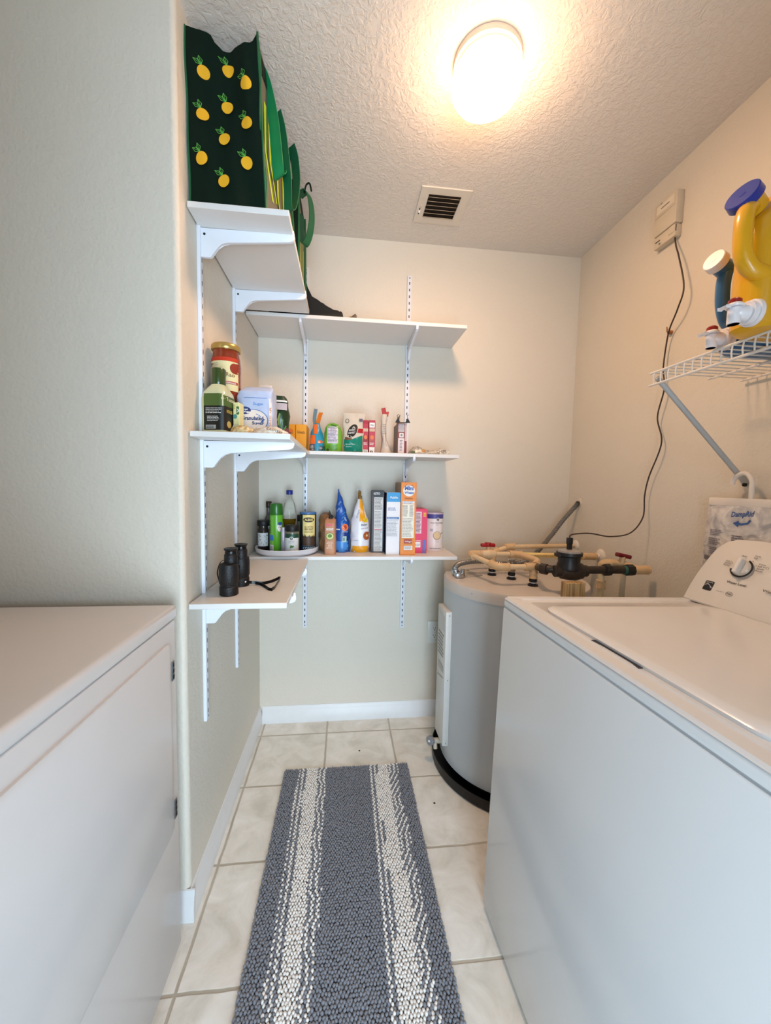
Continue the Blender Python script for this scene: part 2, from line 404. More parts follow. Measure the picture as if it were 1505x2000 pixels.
# partition on the left: its end faces the camera, its long side carries the shelves; rounded corner bead
r = .014; poly = [(-1.4, Y1), (XL - r, Y1)] + [(XL - r + r * sin(a), Y1 + r - r * cos(a)) for a in [R_(q) for q in range(9, 90, 9)]] + [(XL, Y1 + r), (XL, 2.1), (-1.4, 2.1)]
mb = MB(); mb.prism(poly, HC, M_WALL, (0, 0, 0), (1, 0, 0), (0, 1, 0), smooth=True); struct(mb.build('wall_left', auto=60))
mb = MB(); mb.box((XL, YB, 0), (1.35, 2.1, HC), M_WALL); struct(mb.build('wall_back'))
mb = MB(); mb.box((XR, -.30, 0), (1.35, YB, HC), M_WALL); struct(mb.build('wall_right'))
mb = MB(); mb.box((-1.4, -.30, 0), (-1.24, Y1, HC), M_WALL); struct(mb.build('wall_side'))
mb = MB(); mb.box((-1.24, -.30, 0), (-.19, -.18, HC), M_WALL); mb.box((.52, -.30, 0), (XR, -.18, HC), M_WALL); mb.box((-.19, -.30, 2.0), (.52, -.18, HC), M_WALL); struct(mb.build('wall_front'))

# unseen dark slab added inside the front wall to cut light bounced onto wall_left
mb = MB(); mb.box((-1.22, -.178, .01), (-.25, -.140, 2.03), mat('#55544f', .5), .002); struct(mb.build('added_bounce_blocker'))
BBP = [(0, 0), (.014, 0), (.014, .045), (.012, .048), (.012, .06), (.0095, .063), (.0095, .072), (.006, .078), (.004, .0885), (0, .0895)]
def baseboard(name, a, b, inward):
    a = Vector(a); b = Vector(b); t = (b - a); L = t.length; t.normalize(); n = Vector(inward)
    m_ = MB(); A = [a + n * x + Vector((0, 0, z)) for x, z in BBP]; B = [p + t * L for p in A]; k = len(A)
    m_.add(A + B, [[i, (i + 1) % k, k + (i + 1) % k, k + i] for i in range(k)] + [list(range(k)), [k + i for i in range(k)][::-1]], M_TRIM, False)
    return struct(m_.build(name))
baseboard('baseboard_left', (XL, Y1, 0), (XL, YB, 0), (1, 0, 0))
baseboard('baseboard_back', (XL + .0141, YB, 0), (.6, YB, 0), (0, -1, 0))
baseboard('baseboard_front', (-1.2, Y1, 0), (XL + .014, Y1, 0), (0, -1, 0))
# caulk gap shadow / debris crack at the foot of the baseboard
# ceiling register
vr = root('air_vent', (.398, 1.693, HC), 'square white louvred air vent in the textured ceiling', 'vent')
f = MB(); o_, i_ = .104, .068
for a, b in (((-o_, -o_), (o_, -i_)), ((-o_, i_), (o_, o_)), ((-o_, -i_), (-i_, i_)), ((i_, -i_), (o_, i_))): f.box((a[0], a[1], -.006), (b[0], b[1], -.0005), mat('#d9cfc0', .4))
f.build('frame', vr)
k_ = MB(); k_.box((-i_, -i_, -.0015), (i_, i_, -.0006), mat('#3a2c20', .8)); k_.build('backing', vr)
for i in range(6):
    s_ = MB(); y = -.057 + i * .0232; s_.add([(-i_, y + .008, -.002), (i_, y + .008, -.002), (i_, y - .008, -.014), (-i_, y - .008, -.014), (-i_, y + .0095, -.002), (i_, y + .0095, -.002), (i_, y - .0065, -.0142), (-i_, y - .0065, -.0142)], [[0, 1, 2, 3], [7, 6, 5, 4], [0, 4, 5, 1], [3, 2, 6, 7]], mat('#d8c6ac', .4), False); s_.build('louvre', vr)
for sx_ in (-.086, .086):
    s_ = MB(); s_.lathe([(.004, 0), (.003, -.002), (.0, -.0025)], (sx_, 0, -.006), mat('#cfc5b5', .3), 10); s_.build('screw', vr)
s_ = MB(); s_.box((-.092, .014, -.0075), (-.088, .05, -.006), M_DARK); s_.box((-.094, .026, -.016), (-.086, .030, -.006), M_WHITE); s_.build('damper_lever', vr)

# ceiling lamp
LX, LY = .386, 1.128
lr = root('ceiling_light', (LX, LY, HC), 'round frosted drum ceiling light glowing warm white', 'ceiling light')
c_ = MB(); c_.lathe([(.092, 0), (.094, -.004), (.094, -.018), (.088, -.022), (.088, -.028), (.084, -.034), (.07, -.034)], (0, 0, 0), mat('#d8c6b6', .4), 48); c_.build('canopy', lr)
g_ = MB(); g_.lathe([(.080, -.034), (.088, -.037), (.096, -.045), (.098, -.060), (.0965, -.074)], (0, 0, 0), emis('lit_glass_side', LAMP_COL, LAMP_STRENGTH * .33), 48, caps=False); g_.lathe([(.0965, -.074), (.088, -.088), (.060, -.095), (.0, -.097)], (0, 0, 0), emis('lit_glass_face', LAMP_COL, LAMP_STRENGTH * 1.45), 48, caps=False); g_.build('glass_shade', lr)

# wall outlet
ol = root('wall_outlet', (.485, YB, .464), 'white duplex power outlet low on the back wall beside the water heater', 'outlet')
p_ = MB(); p_.box((-.036, -.006, -.060), (.036, 0, .060), mat('#dcdcd6', .35), .002); p_.build('cover_plate', ol)
for dz in (.02, -.02):
    q_ = MB(); q_.lathe([(.0, -.0085), (.015, -.0085), (.0165, -.007), (.0165, -.003)], (0, 0, dz), mat('#e6e5e0', .3), 24, 'y')
    for dx in (-.006, .006): q_.box((dx - .001, -.0092, dz), (dx + .001, -.0084, dz + .009), M_DARK)
    q_.lathe([(0, -.0092), (.003, -.0092), (.003, -.008)], (0, 0, dz - .007), M_DARK, 10, 'y'); q_.build('receptacle', ol)
tag(MB().lathe([(.004, 0), (.004, -.004), (.0, -.006)], (.221, YB, .885), M_GREY, 10, 'y').build('wall_screw'), 'small screw in the back wall just under the lowest shelf', 'screw')

# ================================================================== SHELVING
def standard(loc, axis, z0, z1, label):
    """slotted upright; axis 'x' = on left wall (faces +X), 'y' = on back wall (faces -Y)"""
    m_ = MB(); L = z1 - z0
    m_.box((-.0115, -.0105, 0), (.0115, 0, L), M_BRACKET, .002)
    z = .03
    while z < L - .02:
        for dx in ((-.0,) ): m_.box((dx - .0022, -.0106, z - .0065), (dx + .0022, -.0100, z + .0065), M_DARK)
        z += .0318
    for z in (.012, L * .5, L - .012): m_.lathe([(0, -.0125), (.0035, -.0118), (.004, -.0105)], (0, 0, z), M_GREY, 8, 'y')
    o = m_.build('slotted_standard', loc=loc, rot=(0, 0, pi / 2 if axis == 'x' else 0))
    return tag(o, label, 'shelf standard', 'slotted wall standards')
standard((XL, 1.188, .507), 'x', 0, 1.77, 'white slotted upright on left wall nearest the dryer, behind the binoculars')
standard((XL, 1.533, .507), 'x', 0, 1.77, 'white slotted upright on left wall, farther one towards the room corner')
standard((.309, YB, .494), 'y', 0, 1.785, 'white slotted upright on back wall, right one rising above the top shelf')
standard((-.1955, YB, .505), 'y', 0, 1.775, 'white slotted upright on back wall, left one near the room corner')

def bracket_mesh(L, tip=.0):
    pl = [(.010, -.0005), (L - .006, -.0005), (L - .006, .012 * tip), (L, .012 * tip), (L + .003, -.006), (L - .001, -.016), (L - .012, -.021), (.085, -.036), (.068, -.040), (.058, -.048), (.040, -.076), (.034, -.080), (.010, -.080)]
    m_ = MB(); m_.prism(pl, .011, M_BRACKET, (0, .0055, 0), (1, 0, 0), (0, 0, 1), bev=.0012)
    for yy in (-.0062, .0056): m_.lathe([(0, yy), (.0035, yy), (.0035, yy + .0006)], (.02, 0, -.018), M_DARK, 10, 'y')
    return m_
def wall_shelf(loc, a, b, th, brs, axis, label, tipL):
    t = root('wall_shelf', loc, label, 'shelf', 'white boards of the corner shelving'); loc = Vector(loc)
    m_ = MB(); m_.box(Vector(a) - loc, Vector(b) - loc, M_MELA, .0012, 1); m_.build('board', t)
    for q in brs:
        bo = bracket_mesh(tipL, 1).build('bracket', t)
        if axis == 'x': bo.location = Vector((XL, q, a[2])) - loc
        else: bo.location = Vector((q, YB, a[2])) - loc; bo.rotation_euler = (0, 0, -pi / 2)
    return t
TH = .0158
XO = -.157
ZL = {1: 1.960, 2: 1.3645, 3: .8935}; ZBk = {1: 1.9435, 2: 1.3705, 3: .9035}
wall_shelf((XL, 1.40, ZL[1]), (XL + .004, 1.104, ZL[1]), (XO, 1.698, ZL[1] + TH), TH, (1.188, 1.533), 'x', 'topmost white shelf board on the left wall, carrying the tote bags', .268)
wall_shelf((.05, YB, ZBk[1]), (XL + .003, 1.705, ZBk[1]), (.534, YB - .003, ZBk[1] + TH), TH, (.309, -.1955), 'y', 'topmost white shelf board on the back wall, nearly empty except for black pouch', .252)
wall_shelf((XL, 1.40, ZL[2]), (XL + .004, 1.096, ZL[2]), (XO + .005, 1.698, ZL[2] + TH), TH, (1.188, 1.533), 'x', 'middle white shelf board on the left wall, holding the jars and sugar', .268)
wall_shelf((.05, YB, ZBk[2]), (XL + .003, 1.703, ZBk[2]), (.516, YB - .003, ZBk[2] + TH), TH, (.309, -.1955), 'y', 'middle white shelf board on the back wall with pouches and small boxes', .254)
wall_shelf((XL, 1.38, ZL[3]), (XL + .004, 1.070, ZL[3]), (XO, 1.700, ZL[3] + TH), TH, (1.188, 1.533), 'x', 'lowest white shelf board on the left wall, under the binoculars', .275)
wall_shelf((.05, YB, ZBk[3]), (XL + .003, 1.703, ZBk[3]), (.523, YB - .003, ZBk[3] + TH), TH, (.309, -.1955), 'y', 'lowest white shelf board on the back wall with the turntable and cereal boxes', .254)

# ================================================================== WASHER (leans back slightly)
h = .9221
wr = root('washing_machine', (.4214, 1.0087, .017), 'white top-loading washing machine on the right with a grey-white control console', 'washing machine', rot=(0, 0.0294, 0.0363))
m_ = MB(); m_.box((.0, -.69, 0), (.665, 0, h - .0310), M_APPL, .0025, 3); m_.build('cabinet', wr)
m_ = MB()
m_.box((.0025, -.688, h - .036), (.66, -.002, h - .027), mat('#aeb1b6', .5))
m_.box((.0, -.692, h - .0300), (.67, .003, h - .004), M_APPL, .009, 4)
# raised rim of the top with an inset well
def rrect(x0, y0, x1, y1, r, n=6):
    out = []
    for cx_, cy_, a0 in ((x1 - r, y1 - r, 0), (x0 + r, y1 - r, 90), (x0 + r, y0 + r, 180), (x1 - r, y0 + r, 270)):
        for i in range(n + 1): a = R_(a0 + 90 * i / n); out.append((cx_ + r * cos(a), cy_ + r * sin(a)))
    return out
def ring_levels(m_, specs, mt):
    vs = []; fs = []; k = None
    for (x0, y0, x1, y1, r, z) in specs:
        P = rrect(x0, y0, x1, y1, r); k = len(P); vs += [(x, y, z) for x, y in P]
    for q in range(len(specs) - 1):
        for i in range(k): j = (i + 1) % k; fs.append([q * k + i, q * k + j, (q + 1) * k + j, (q + 1) * k + i])
    fs.append([(len(specs) - 1) * k + i for i in range(k)]); m_.add(vs, fs, mt, True)
ring_levels(m_, [(.0, -.692, .67, .003, .008, h - .006), (.004, -.688, .666, -.001, .01, h), (.030, -.655, .590, -.020, .02, h), (.034, -.651, .586, -.024, .02, h - .004), (.038, -.647, .575, -.047, .02, h - .005), (.041, -.644, .570, -.052, .02, h - .001)], M_APPL)
m_.build('top_panel', wr)
m_ = MB(); lidc = [(.052, -.640, .555, -.100, .05, h - .004), (.050, -.642, .557, -.098, .05, h + .005), (.056, -.636, .551, -.104, .05, h + .0095), (.075, -.61, .535, -.125, .05, h + .010), (.11, -.58, .50, -.155, .05, h + .0085)]
ring_levels(m_, lidc, M_APPL); m_.build('lid', wr)
m_ = MB(); m_.prism([(.0425, -.305), (.0465, -.335), (.0465, -.405), (.0425, -.425), (.054, -.425), (.054, -.305)], .0012, mat('#2a2a33', .5), (0, 0, h - .0009), (1, 0, 0), (0, 1, 0)); m_.build('lid_handle_recess', wr)
# console
co = root('console', (.572, 0, h - .001), '', ''); del co['label']; del co['category']; co.parent = wr
tilt = math.atan2(.447, .894)
# local panel frame: x' = back normal..., build directly in washer axes
def cpt(d, s_, out=0): return Vector((s_ * .447 - out * .894, -d, s_ * .894 + out * .447))
prof = [(.0, .0), (.0, .05), (.003, .09), (.012, .144), (.020, .174), (.038, .199), (.062, .211), (.11, .215)]
edge = prof + [(.69 - a, b) for a, b in prof[::-1]]
m_ = MB(); A = [cpt(a, b) for a, b in edge]; B = [Vector((max(p.x + .02, .125), p.y, p.z - .004 if p.z > .02 else p.z)) for p in A]
A2 = [cpt(.345 + (a - .345) * .985, .105 + (b - .105) * .97, .004) for a, b in edge]
k = len(A)
m_.add(A + B, [[i, (i + 1) % k, k + (i + 1) % k, k + i] for i in range(k)] + [[k + i for i in range(k)]], M_APPL, True)
m_.add(A + A2, [[i, (i + 1) % k, k + (i + 1) % k, k + i] for i in range(k)] + [[k + i for i in range(k)]], mat('#dcd9d4', .28, var=.01, coat=.2), True)
body = m_.build('console_body', co, auto=50)
o0 = cpt(0, 0); uu = Vector((0, -1, 0)); vv = Vector((.447, 0, .894))
pm = MB(); pr = Print(pm, cpt(0, 0, .0042), uu, vv, flat=True); INK = mat('#1c1a1c', .5)
pr.poly(rrect(.042, .042, .067, .071, .003), INK)
pr.line([(.042, .060), (.050, .063), (.058, .058), (.067, .052)], .0009, M_WHITE); pr.line([(.042, .053), (.050, .061), (.058, .0585), (.064, .050)], .0009, M_WHITE)
pr.text('Kenmore', .045, .0655, .003, M_WHITE, w=.019)
pr.text('since 1927', .082, .0475, .0022, mat('#6a6865', .5), w=.016); pr.text('|', .1015, .047, .004, mat('#6a6865', .5), w=.0005)
pr.line([(.1165 + .0085 * cos(a), .048 + .006 * sin(a)) for a in [2 * pi * i / 20 for i in range(20)]], .0010, mat('#4a4845', .5), closed=True); pr.text('hp', .1105, .0455, .0055, INK, w=.012, bold=.02)
pr.text('Water Level', .096, .078, .0068, INK, w=.049, bold=.015)
pr.text('Auto', .0985, .1605, .0048, INK, w=.013); pr.ell(.110, .1568, .0011, .0011, INK, 8)
for i, t_ in enumerate(('Auto +', 'Second', 'Rinse')): pr.text(t_, .066, .1385 - i * .0062, .0044, INK, w=.017)
pr.ell(.087, .137, .0011, .0011, INK, 8)
for i, t_ in enumerate(('Deep', 'Fill')): pr.text(t_, .131, .1655 - i * .006, .0046, INK, w=.014 if i == 0 else .008)
pr.ell(.133, .152, .0013, .0013, INK, 8)
for i, t_ in enumerate(('Deep', 'Fill +', 'Second', 'Rinse')): pr.text(t_, .150, .1445 - i * .0064, .0044, INK, w=.016)
pr.ell(.1465, .141, .0011, .0011, INK, 8)
pr.text('Cl', .169, .137, .005, INK, w=.007); pr.text('Wash', .188, .076, .0068, INK, w=.026, bold=.015)
# ring of the dial scale
KC = (.116, .126)
arc = [(KC[0] + .0255 * cos(R_(a)), KC[1] + .0255 * sin(R_(a))) for a in range(-165, 70, 9)]
pr.line(arc, .005, INK)
pm.build('lettering', co)
m_ = MB(); q = Matrix((uu, vv, uu.cross(vv))).transposed().to_4x4(); q.translation = cpt(KC[0], KC[1], .004)
m_.lathe([(.023, 0), (.022, .006), (.018, .010), (.0, .011)], (0, 0, 0), mat('#d5d2cc', .3, metal=.15), 32, mx=q)
m_.box((-.0055, -.021, .006), (.0055, .024, .026), mat('#e2dfdb', .3), .003, 3, mx=q)
m_.build('dial_knob', co)
m_ = MB(); q.translation = cpt(.32, .12, .004); m_.lathe([(.033, 0), (.031, .009), (.026, .014), (.0, .015)], (0, 0, 0), mat('#d5d2cc', .3), 32, mx=q); m_.build('dial_knob', co)

# ================================================================== DRYER
dr = root('clothes_dryer', (-.775, .645, 0), 'white front-loading dryer on the left with a large flat door', 'dryer')
D = Vector((-.775, .645, 0))
def dbx(m_, a, b, *k): m_.box(Vector(a) - D, Vector(b) - D, *k)
m_ = MB(); dbx(m_, (-1.13, .305, .012), (-.421, .992, .897), M_DRYER, .005, 3); m_.build('cabinet', dr)
m_ = MB(); dbx(m_, (-1.13, .302, .899), (-.4165, .995, .9332), M_DRYER, .009, 4); m_.build('top_panel', dr)
m_ = MB(); pl = rrect(.335, .362, .958, .852, .024)
m_.prism([(x - D.y, z) for x, z in pl], .0055, M_DRYER, (-.4213 - D.x, 0, 0), (0, 1, 0), (0, 0, 1), bev=.0022); 
dd = m_.build('door', dr)
for z in (.777, .418):
    m_ = MB(); dbx(m_, (-.4155, .9535, z - .024), (-.4135, .9665, z + .024), mat('#777b7e', .35, metal=.7), .0006)
    for i in range(3): dbx(m_, (-.4137, .9555, z - .020 + i * .0145), (-.4131, .9595, z - .009 + i * .0145), M_DARK); dbx(m_, (-.4137, .9610, z - .020 + i * .0145), (-.4131, .9650, z - .009 + i * .0145), M_DARK)
    m_.build('hinge', dd)
m_ = MB(); dbx(m_, (-1.20, .305, .935), (-1.05, .992, 1.08), M_DRYER, .02, 4); m_.build('console', dr)

# ================================================================== WATER HEATER
HX, HY, HR, HT = .75, 1.60, .303, .845
hr = root('water_heater', (HX, HY, 0), 'squat grey cylindrical water heater in the back right corner', 'water heater')
M_TANK = mat('#b6b9ba', .33, var=.02, coat=.15)
m_ = MB(); m_.lathe([(HR - .01, .05), (HR, .056), (HR, HT - .045)], (0, 0, 0), M_TANK, 96); m_.build('tank_jacket', hr)
m_ = MB(); m_.lathe([(HR + .0015, HT - .045), (HR + .0015, HT - .008), (HR - .003, HT - .001), (HR - .008, HT), (0, HT)], (0, 0, 0), mat('#c6bfb8', .35, var=.03), 96)
for a in (215, 250, 285, 320): m_.lathe([(0, .003), (.003, .002), (.0035, 0)], (HR * cos(R_(a)) , HR * sin(R_(a)), HT - .02), M_CHROME, 8)
m_.build('top_cap', hr)
m_ = MB(); m_.lathe([(HR - .02, .03), (HR - .012, .048), (HR - .012, .056), (HR - .02, .056)], (0, 0, 0), M_BLACK, 64); m_.build('base_ring', hr)
# access panel on the jacket
pa = math.pi + .02; q = Matrix.Rotation(pa, 4, 'Z')
m_ = MB(); m_.box((HR - .014, -.062, .125), (HR + .018, .062, .715), mat('#cfcdc8', .4), .003, 2, mx=q)
pq = Print(m_, q @ Vector((HR + .018, .0, .42)), q @ Vector((0, 1, 0)) , (0, 0, 1))
pq.rect(-.045, .20, .045, .27, mat('#c9c6c0', .4)); pq.lines(-.045, .08, .045, .19, 7, mat('#8a8984', .5)); pq.rect(-.04, .02, .04, .05, mat('#b3b0aa', .5)); pq.line([(-.045, -.02), (.045, .0)], .004, mat('#a39f98', .5))
m_.build('access_panel', hr)
for z in (.70, .42, .14):
    s_ = MB(); s_.lathe([(.003, 0), (.003, .002), (0, .003)], (HR + .003, .066, z), M_CHROME, 8, 'x', mx=q); s_.build('screw', hr)
# drain valve
m_ = MB(); a = math.pi - .02; dv = Vector((cos(a), sin(a), 0)); m_.cyl(dv * (HR - .01) + V(0, 0, .10), dv * (HR + .045) + V(0, 0, .10), .012, mat('#b9ad98', .4)); m_.cyl(dv * (HR + .03) + V(0, 0, .10), dv * (HR + .03) + V(-.0, -.012, .07), .009, mat('#b9ad98', .4))
vd = (dv + Vector((0, -.75, .15))).normalized(); c0 = dv * (HR + .045) + V(0, 0, .104); m_.cyl(c0, c0 + vd * .016, .020, mat('#7f8184', .45)); m_.cyl(c0 + vd * .016, c0 + vd * .019, .005, M_WHITE)
m_.build('drain_valve', hr)
# electrical hatch plate on top
hp = Vector((.562, 1.665, HT)) - Vector((HX, HY, 0))
m_ = MB(); q = Matrix.Translation(hp) @ Matrix.Rotation(R_(20), 4, 'Z'); m_.box((-.045, -.05, 0), (.045, .055, .0035), mat('#aaa196', .4), .001, 1, mx=q)
for x_, y_ in ((-.038, -.042), (.038, -.042), (.038, .045), (-.038, .045)): m_.lathe([(.004, .0035), (.003, .0055), (0, .006)], (x_, y_, 0), M_CHROME, 8, mx=q)
m_.build('junction_plate', hr)
# three nipples
for (nx, ny) in ((.669, 1.648), (.7265, 1.571), (.768, 1.460)):
    b_ = Vector((nx - HX, ny - HY, HT))
    m_ = MB(); m_.lathe([(.020, 0), (.020, .006), (.014, .008), (.0135, .012)], b_, M_BLACK, 24); m_.lathe([(.0135, .010), (.0135, .016)], b_, M_WHITE, 24); m_.lathe([(.0125, .016), (.016, .018), (.016, .028), (.011, .030)], b_, M_BLACK, 24)
    m_.build('pipe_nipple', hr)
m_ = MB(); b_ = Vector((.7265 - HX, 1.571 - HY, HT)); m_.lathe([(.011, .03), (.015, .034), (.017, .045), (.012, .052), (.009, .075), (.013, .08), (.013, .086), (0, .088)], b_, mat('#8e867c', .3, metal=.7), 24); m_.box(b_ + V(-.02, -.004, .084), b_ + V(.02, .004, .088), M_CHROME, .001); m_.build('relief_valve', hr)

dp = MB(); dp.lathe([(0, .002), (.326, .002), (.336, .006), (.338, .046), (.334, .046), (.330, .010), (0, .006)], (HX, HY, 0), M_BLACK, 96)
tag(dp.build('drain_pan'), 'black round drain pan on the tiles under the water heater', 'drain pan')

# flexible conduit
pts = catmull([(1.205, 1.858, 1.172), (1.185, 1.856, 1.150), (1.122, 1.850, 1.083), (1.06, 1.84, 1.01), (1.0, 1.83, .945), (.93, 1.80, .895), (.85, 1.775, .872), (.762, 1.775, .872), (.645, 1.765, .885), (.545, 1.715, .885), (.503, 1.665, .876), (.497, 1.635, .868)], 17)
m_ = MB(); m_.tube(pts, .0125, M_GALV, 14, rib=.74)
m_.cyl((.497, 1.640, .872), (.497, 1.640, .850), .016, M_CHROME, 16); m_.box((.485, 1.585, .846), (.520, 1.640, .866), M_CHROME, .004); m_.cyl((.518, 1.607, .846), (.518, 1.607, .884), .013, M_CHROME, 16, .009)
m_.lathe([(.02, 0), (.018, -.003), (.012, -.004)], (1.2084, 1.86, 1.175), mat('#d8cdbc', .5), 18, 'x')
tag(m_.build('flexible_conduit'), 'ribbed metal flexible conduit curving from the right wall to the heater top', 'conduit')

# ------------- supply pipework: one glued assembly of tan pipe with its fittings
pw = root('supply_pipework', (.764, 1.46, .923), 'tan plastic supply pipework looping over the water heater', 'pipework'); PO = Vector((.764, 1.46, .923))
def P_(*p): return Vector(p) - PO
rp_, rf = .0108, .0158
def pipe(a, b, m=M_CPVC, r=rp_): MB().cyl(P_(*a), P_(*b), r, m, 20).build('pipe', pw)
def fit(pts, m=M_CPVC2, r=rf, name='elbow'):
    m_ = MB(); P = [P_(*p) for p in pts]; C = catmull(P, 6); m_.tube(C, r, m, 18)
    for i in (0, -1):
        d = (C[1] - C[0]).normalized() if i == 0 else (C[-1] - C[-2]).normalized(); m_.cyl(C[i] - d * .004, C[i] + d * .004, r * 1.10, m, 20)
    m_.build(name, pw)
ZB = .942
MB().cyl(P_(.669, 1.648, .872), P_(.669, 1.648, .93), .0125, M_CPVC, 20).build('riser', pw)
fit([(.669, 1.648, .90), (.669, 1.648, .925), (.669, 1.648, .945)], name='coupling')
# ball valve with red handle on the left riser
m_ = MB(); m_.lathe([(.013, -.034), (.018, -.03), (.020, -.012), (.024, 0), (.020, .014), (.018, .03), (.013, .034)], P_(.648, 1.648, ZB), M_CPVC, 28, 'x'); m_.cyl(P_(.648, 1.648, ZB + .01), P_(.648, 1.648, ZB + .038), .010, M_CPVC2); vb = m_.build('valve_body', pw)
m_ = MB(); c0 = P_(.645, 1.648, ZB + .038); m_.box(c0 + V(-.033, -.012, -.006), c0 + V(.033, .012, .010), M_RED, .006, 3); m_.cyl(c0, c0 + V(0, 0, .014), .014, M_RED); m_.build('handle', vb)
fit([(.612, 1.648, ZB), (.580, 1.648, ZB), (.566, 1.640, ZB), (.570, 1.615, ZB - .004)])
pipe((.600, 1.648, ZB), (.640, 1.648, ZB)); pipe((.570, 1.618, ZB - .004), (.612, 1.480, .924))
fit([(.606, 1.500, .927), (.614, 1.474, .9235), (.634, 1.461, .923), (.660, 1.460, .923)])
pipe((.655, 1.46, .923), (.745, 1.46, .923)); fit([(.735, 1.46, .923), (.764, 1.46, .923), (.788, 1.46, .923)], name='tee')
pipe((.768, 1.46, .872), (.768, 1.46, .915), r=.0125); fit([(.768, 1.46, .880), (.768, 1.46, .90)], name='coupling')
pipe((.668, 1.648, ZB), (.770, 1.65, .9395)); fit([(.752, 1.65, .940), (.778, 1.65, .939), (.802, 1.65, .938)], name='tee')
fit([(.776, 1.648, .939), (.788, 1.60, .942), (.798, 1.53, .942), (.795, 1.485, .940), (.775, 1.463, .932)], r=.0135)
pipe((.80, 1.65, .938), (1.17, 1.666, .926), mat('#ecd08a', .38, var=.05)); fit([(1.115, 1.664, .928), (1.155, 1.666, .9265), (1.172, 1.667, .926)], name='coupling')
m_ = MB(); m_.lathe([(.034, 0), (.034, -.004), (.026, -.010), (.014, -.014), (.011, -.02)], P_(1.2084, 1.668, .926), mat('#e6ddd0', .35), 28, 'x'); m_.build('wall_flange', pw)
pipe((.700, 1.700, .942), (.775, 1.735, .958)); fit([(.690, 1.690, .940), (.712, 1.706, .945)]); fit([(.765, 1.732, .956), (.785, 1.74, .959), (.81, 1.742, .959)]); pipe((.80, 1.742, .959), (1.19, 1.86, .946))
m_ = MB(); m_.lathe([(.028, 0), (.028, -.004), (.020, -.010), (.011, -.014)], P_(1.2084, 1.868, .946), mat('#e6ddd0', .35), 28, 'x'); m_.build('wall_flange', pw)
m_ = MB(); pr = Print(m_, P_(.80, 1.655, .934), (1, .04, -.03), (0, 0, 1), flat=True); pr.o = P_(.83, 1.6395, .934); pr.text('CPVC 3/4 4120 ASTM D2846', 0, 0, .005, mat('#5b4a2c', .5), w=.13); m_.build('pipe_lettering', pw)
# right-hand branch with second shut-off valve
fit([(1.085, 1.332, .936), (1.110, 1.333, .936), (1.135, 1.336, .936), (1.168, 1.345, .934)], r=.0165)
fit([(1.030, 1.37, .956), (1.060, 1.372, .956), (1.090, 1.36, .950), (1.112, 1.342, .940)], r=.0145)
m_ = MB(); m_.cyl(P_(1.075, 1.362, .955), P_(1.078, 1.362, .985), .011, M_CPVC2); v2 = m_.build('valve_body', pw)
m_ = MB(); q = Matrix.Translation(P_(1.080, 1.362, .986)) @ Matrix.Rotation(R_(12), 4, 'Y'); m_.box((-.030, -.011, -.007), (.030, .011, .009), mat('#6f0f14', .35), .005, 3, mx=q); m_.build('handle', v2)
pipe((1.000, 1.37, .05), (1.000, 1.37, .945), mat('#dcc79c', .4)); fit([(1.000, 1.37, .86), (1.000, 1.37, .885)], name='coupling'); fit([(1.000, 1.37, .935), (1.004, 1.37, .953), (1.030, 1.37, .956)])
pipe((1.115, 1.42, .05), (1.115, 1.40, .93), mat('#d5c5a5', .45))

# water meter
wm_ = root('water_meter', (.845, 1.335, .938), 'black water meter joined into the tan pipes and set on a wooden post', 'water meter'); WO = Vector((.845, 1.335, .938))
M_IRON = mat('#1d1a18', .42, bump=.25, bscale=60); M_BRONZE = mat('#3a3028', .42, metal=.3, bump=.3, bscale=70)
m_ = MB(); T0 = V(.782, 1.452, .924) - WO; T1 = V(1.105, 1.332, .937) - WO; dX = V(.80, 1.352, .936) - WO; eX = V(.90, 1.334, .938) - WO
m_.tube(catmull([T0, V(.735, 1.352, .935) - WO + V(.03, .03, 0), dX, eX, V(1.0, 1.332, .938) - WO, T1], 6), .0145, M_BRONZE, 18)
m_.cyl(V(.728, 1.385, .933) - WO + V(.03, .0, 0), V(.742, 1.362, .934) - WO + V(.03, .0, 0), .021, M_BRONZE, 8)
m_.lathe([(.016, -.062), (.022, -.06), (.022, -.040), (.028, -.036), (.034, -.01), (.036, .02), (.030, .045), (.022, .05), (.022, .066), (.016, .068)], (0, 0, -.004), M_BRONZE, 28, 'x')
m_.lathe([(.020, -.012), (.023, -.010), (.023, .010), (.020, .012)], V(.993, 1.332, .938) - WO, M_IRON, 8, 'x'); m_.lathe([(.019, -.012), (.022, -.010), (.022, .016), (.019, .018)], V(1.082, 1.332, .937) - WO, M_IRON, 8, 'x')
m_.build('meter_body', wm_)
m_ = MB(); m_.lathe([(.036, .0), (.042, .006), (.042, .020), (.038, .030), (.040, .052), (.046, .056), (.046, .068), (.0, .068)], (-.005, 0, 0), M_IRON, 40); m_.box((-.055, -.02, .05), (-.04, .02, .064), M_IRON, .003); m_.build('register_housing', wm_)
m_ = MB(); m_.lathe([(.040, .068), (.038, .074), (.030, .078), (0, .079)], (-.005, 0, 0), mat('#8d8781', .2, coat=.6), 40); m_.build('register_lid', wm_)
m_ = MB(); m_.box((-.016, -.009, .098), (.002, .008, .122), M_BLACK, .002); m_.box((-.014, -.008, .076), (.0, .006, .1), M_BLACK); m_.build('cable_plug', wm_)
m_ = MB(); m_.cyl(V(1.060, 1.332, .937) - WO, V(1.078, 1.332, .937) - WO, .0172, mat('#2e5c50', .6, bump=.3), 16); m_.build('thread_sealant', wm_)
m_ = MB(); m_.box((.795, 1.270, 0), (.868, 1.305, .904), M_WOOD, .001, 1); tag(m_.build('wood_post'), 'raw pine post holding up the black water meter', 'post')

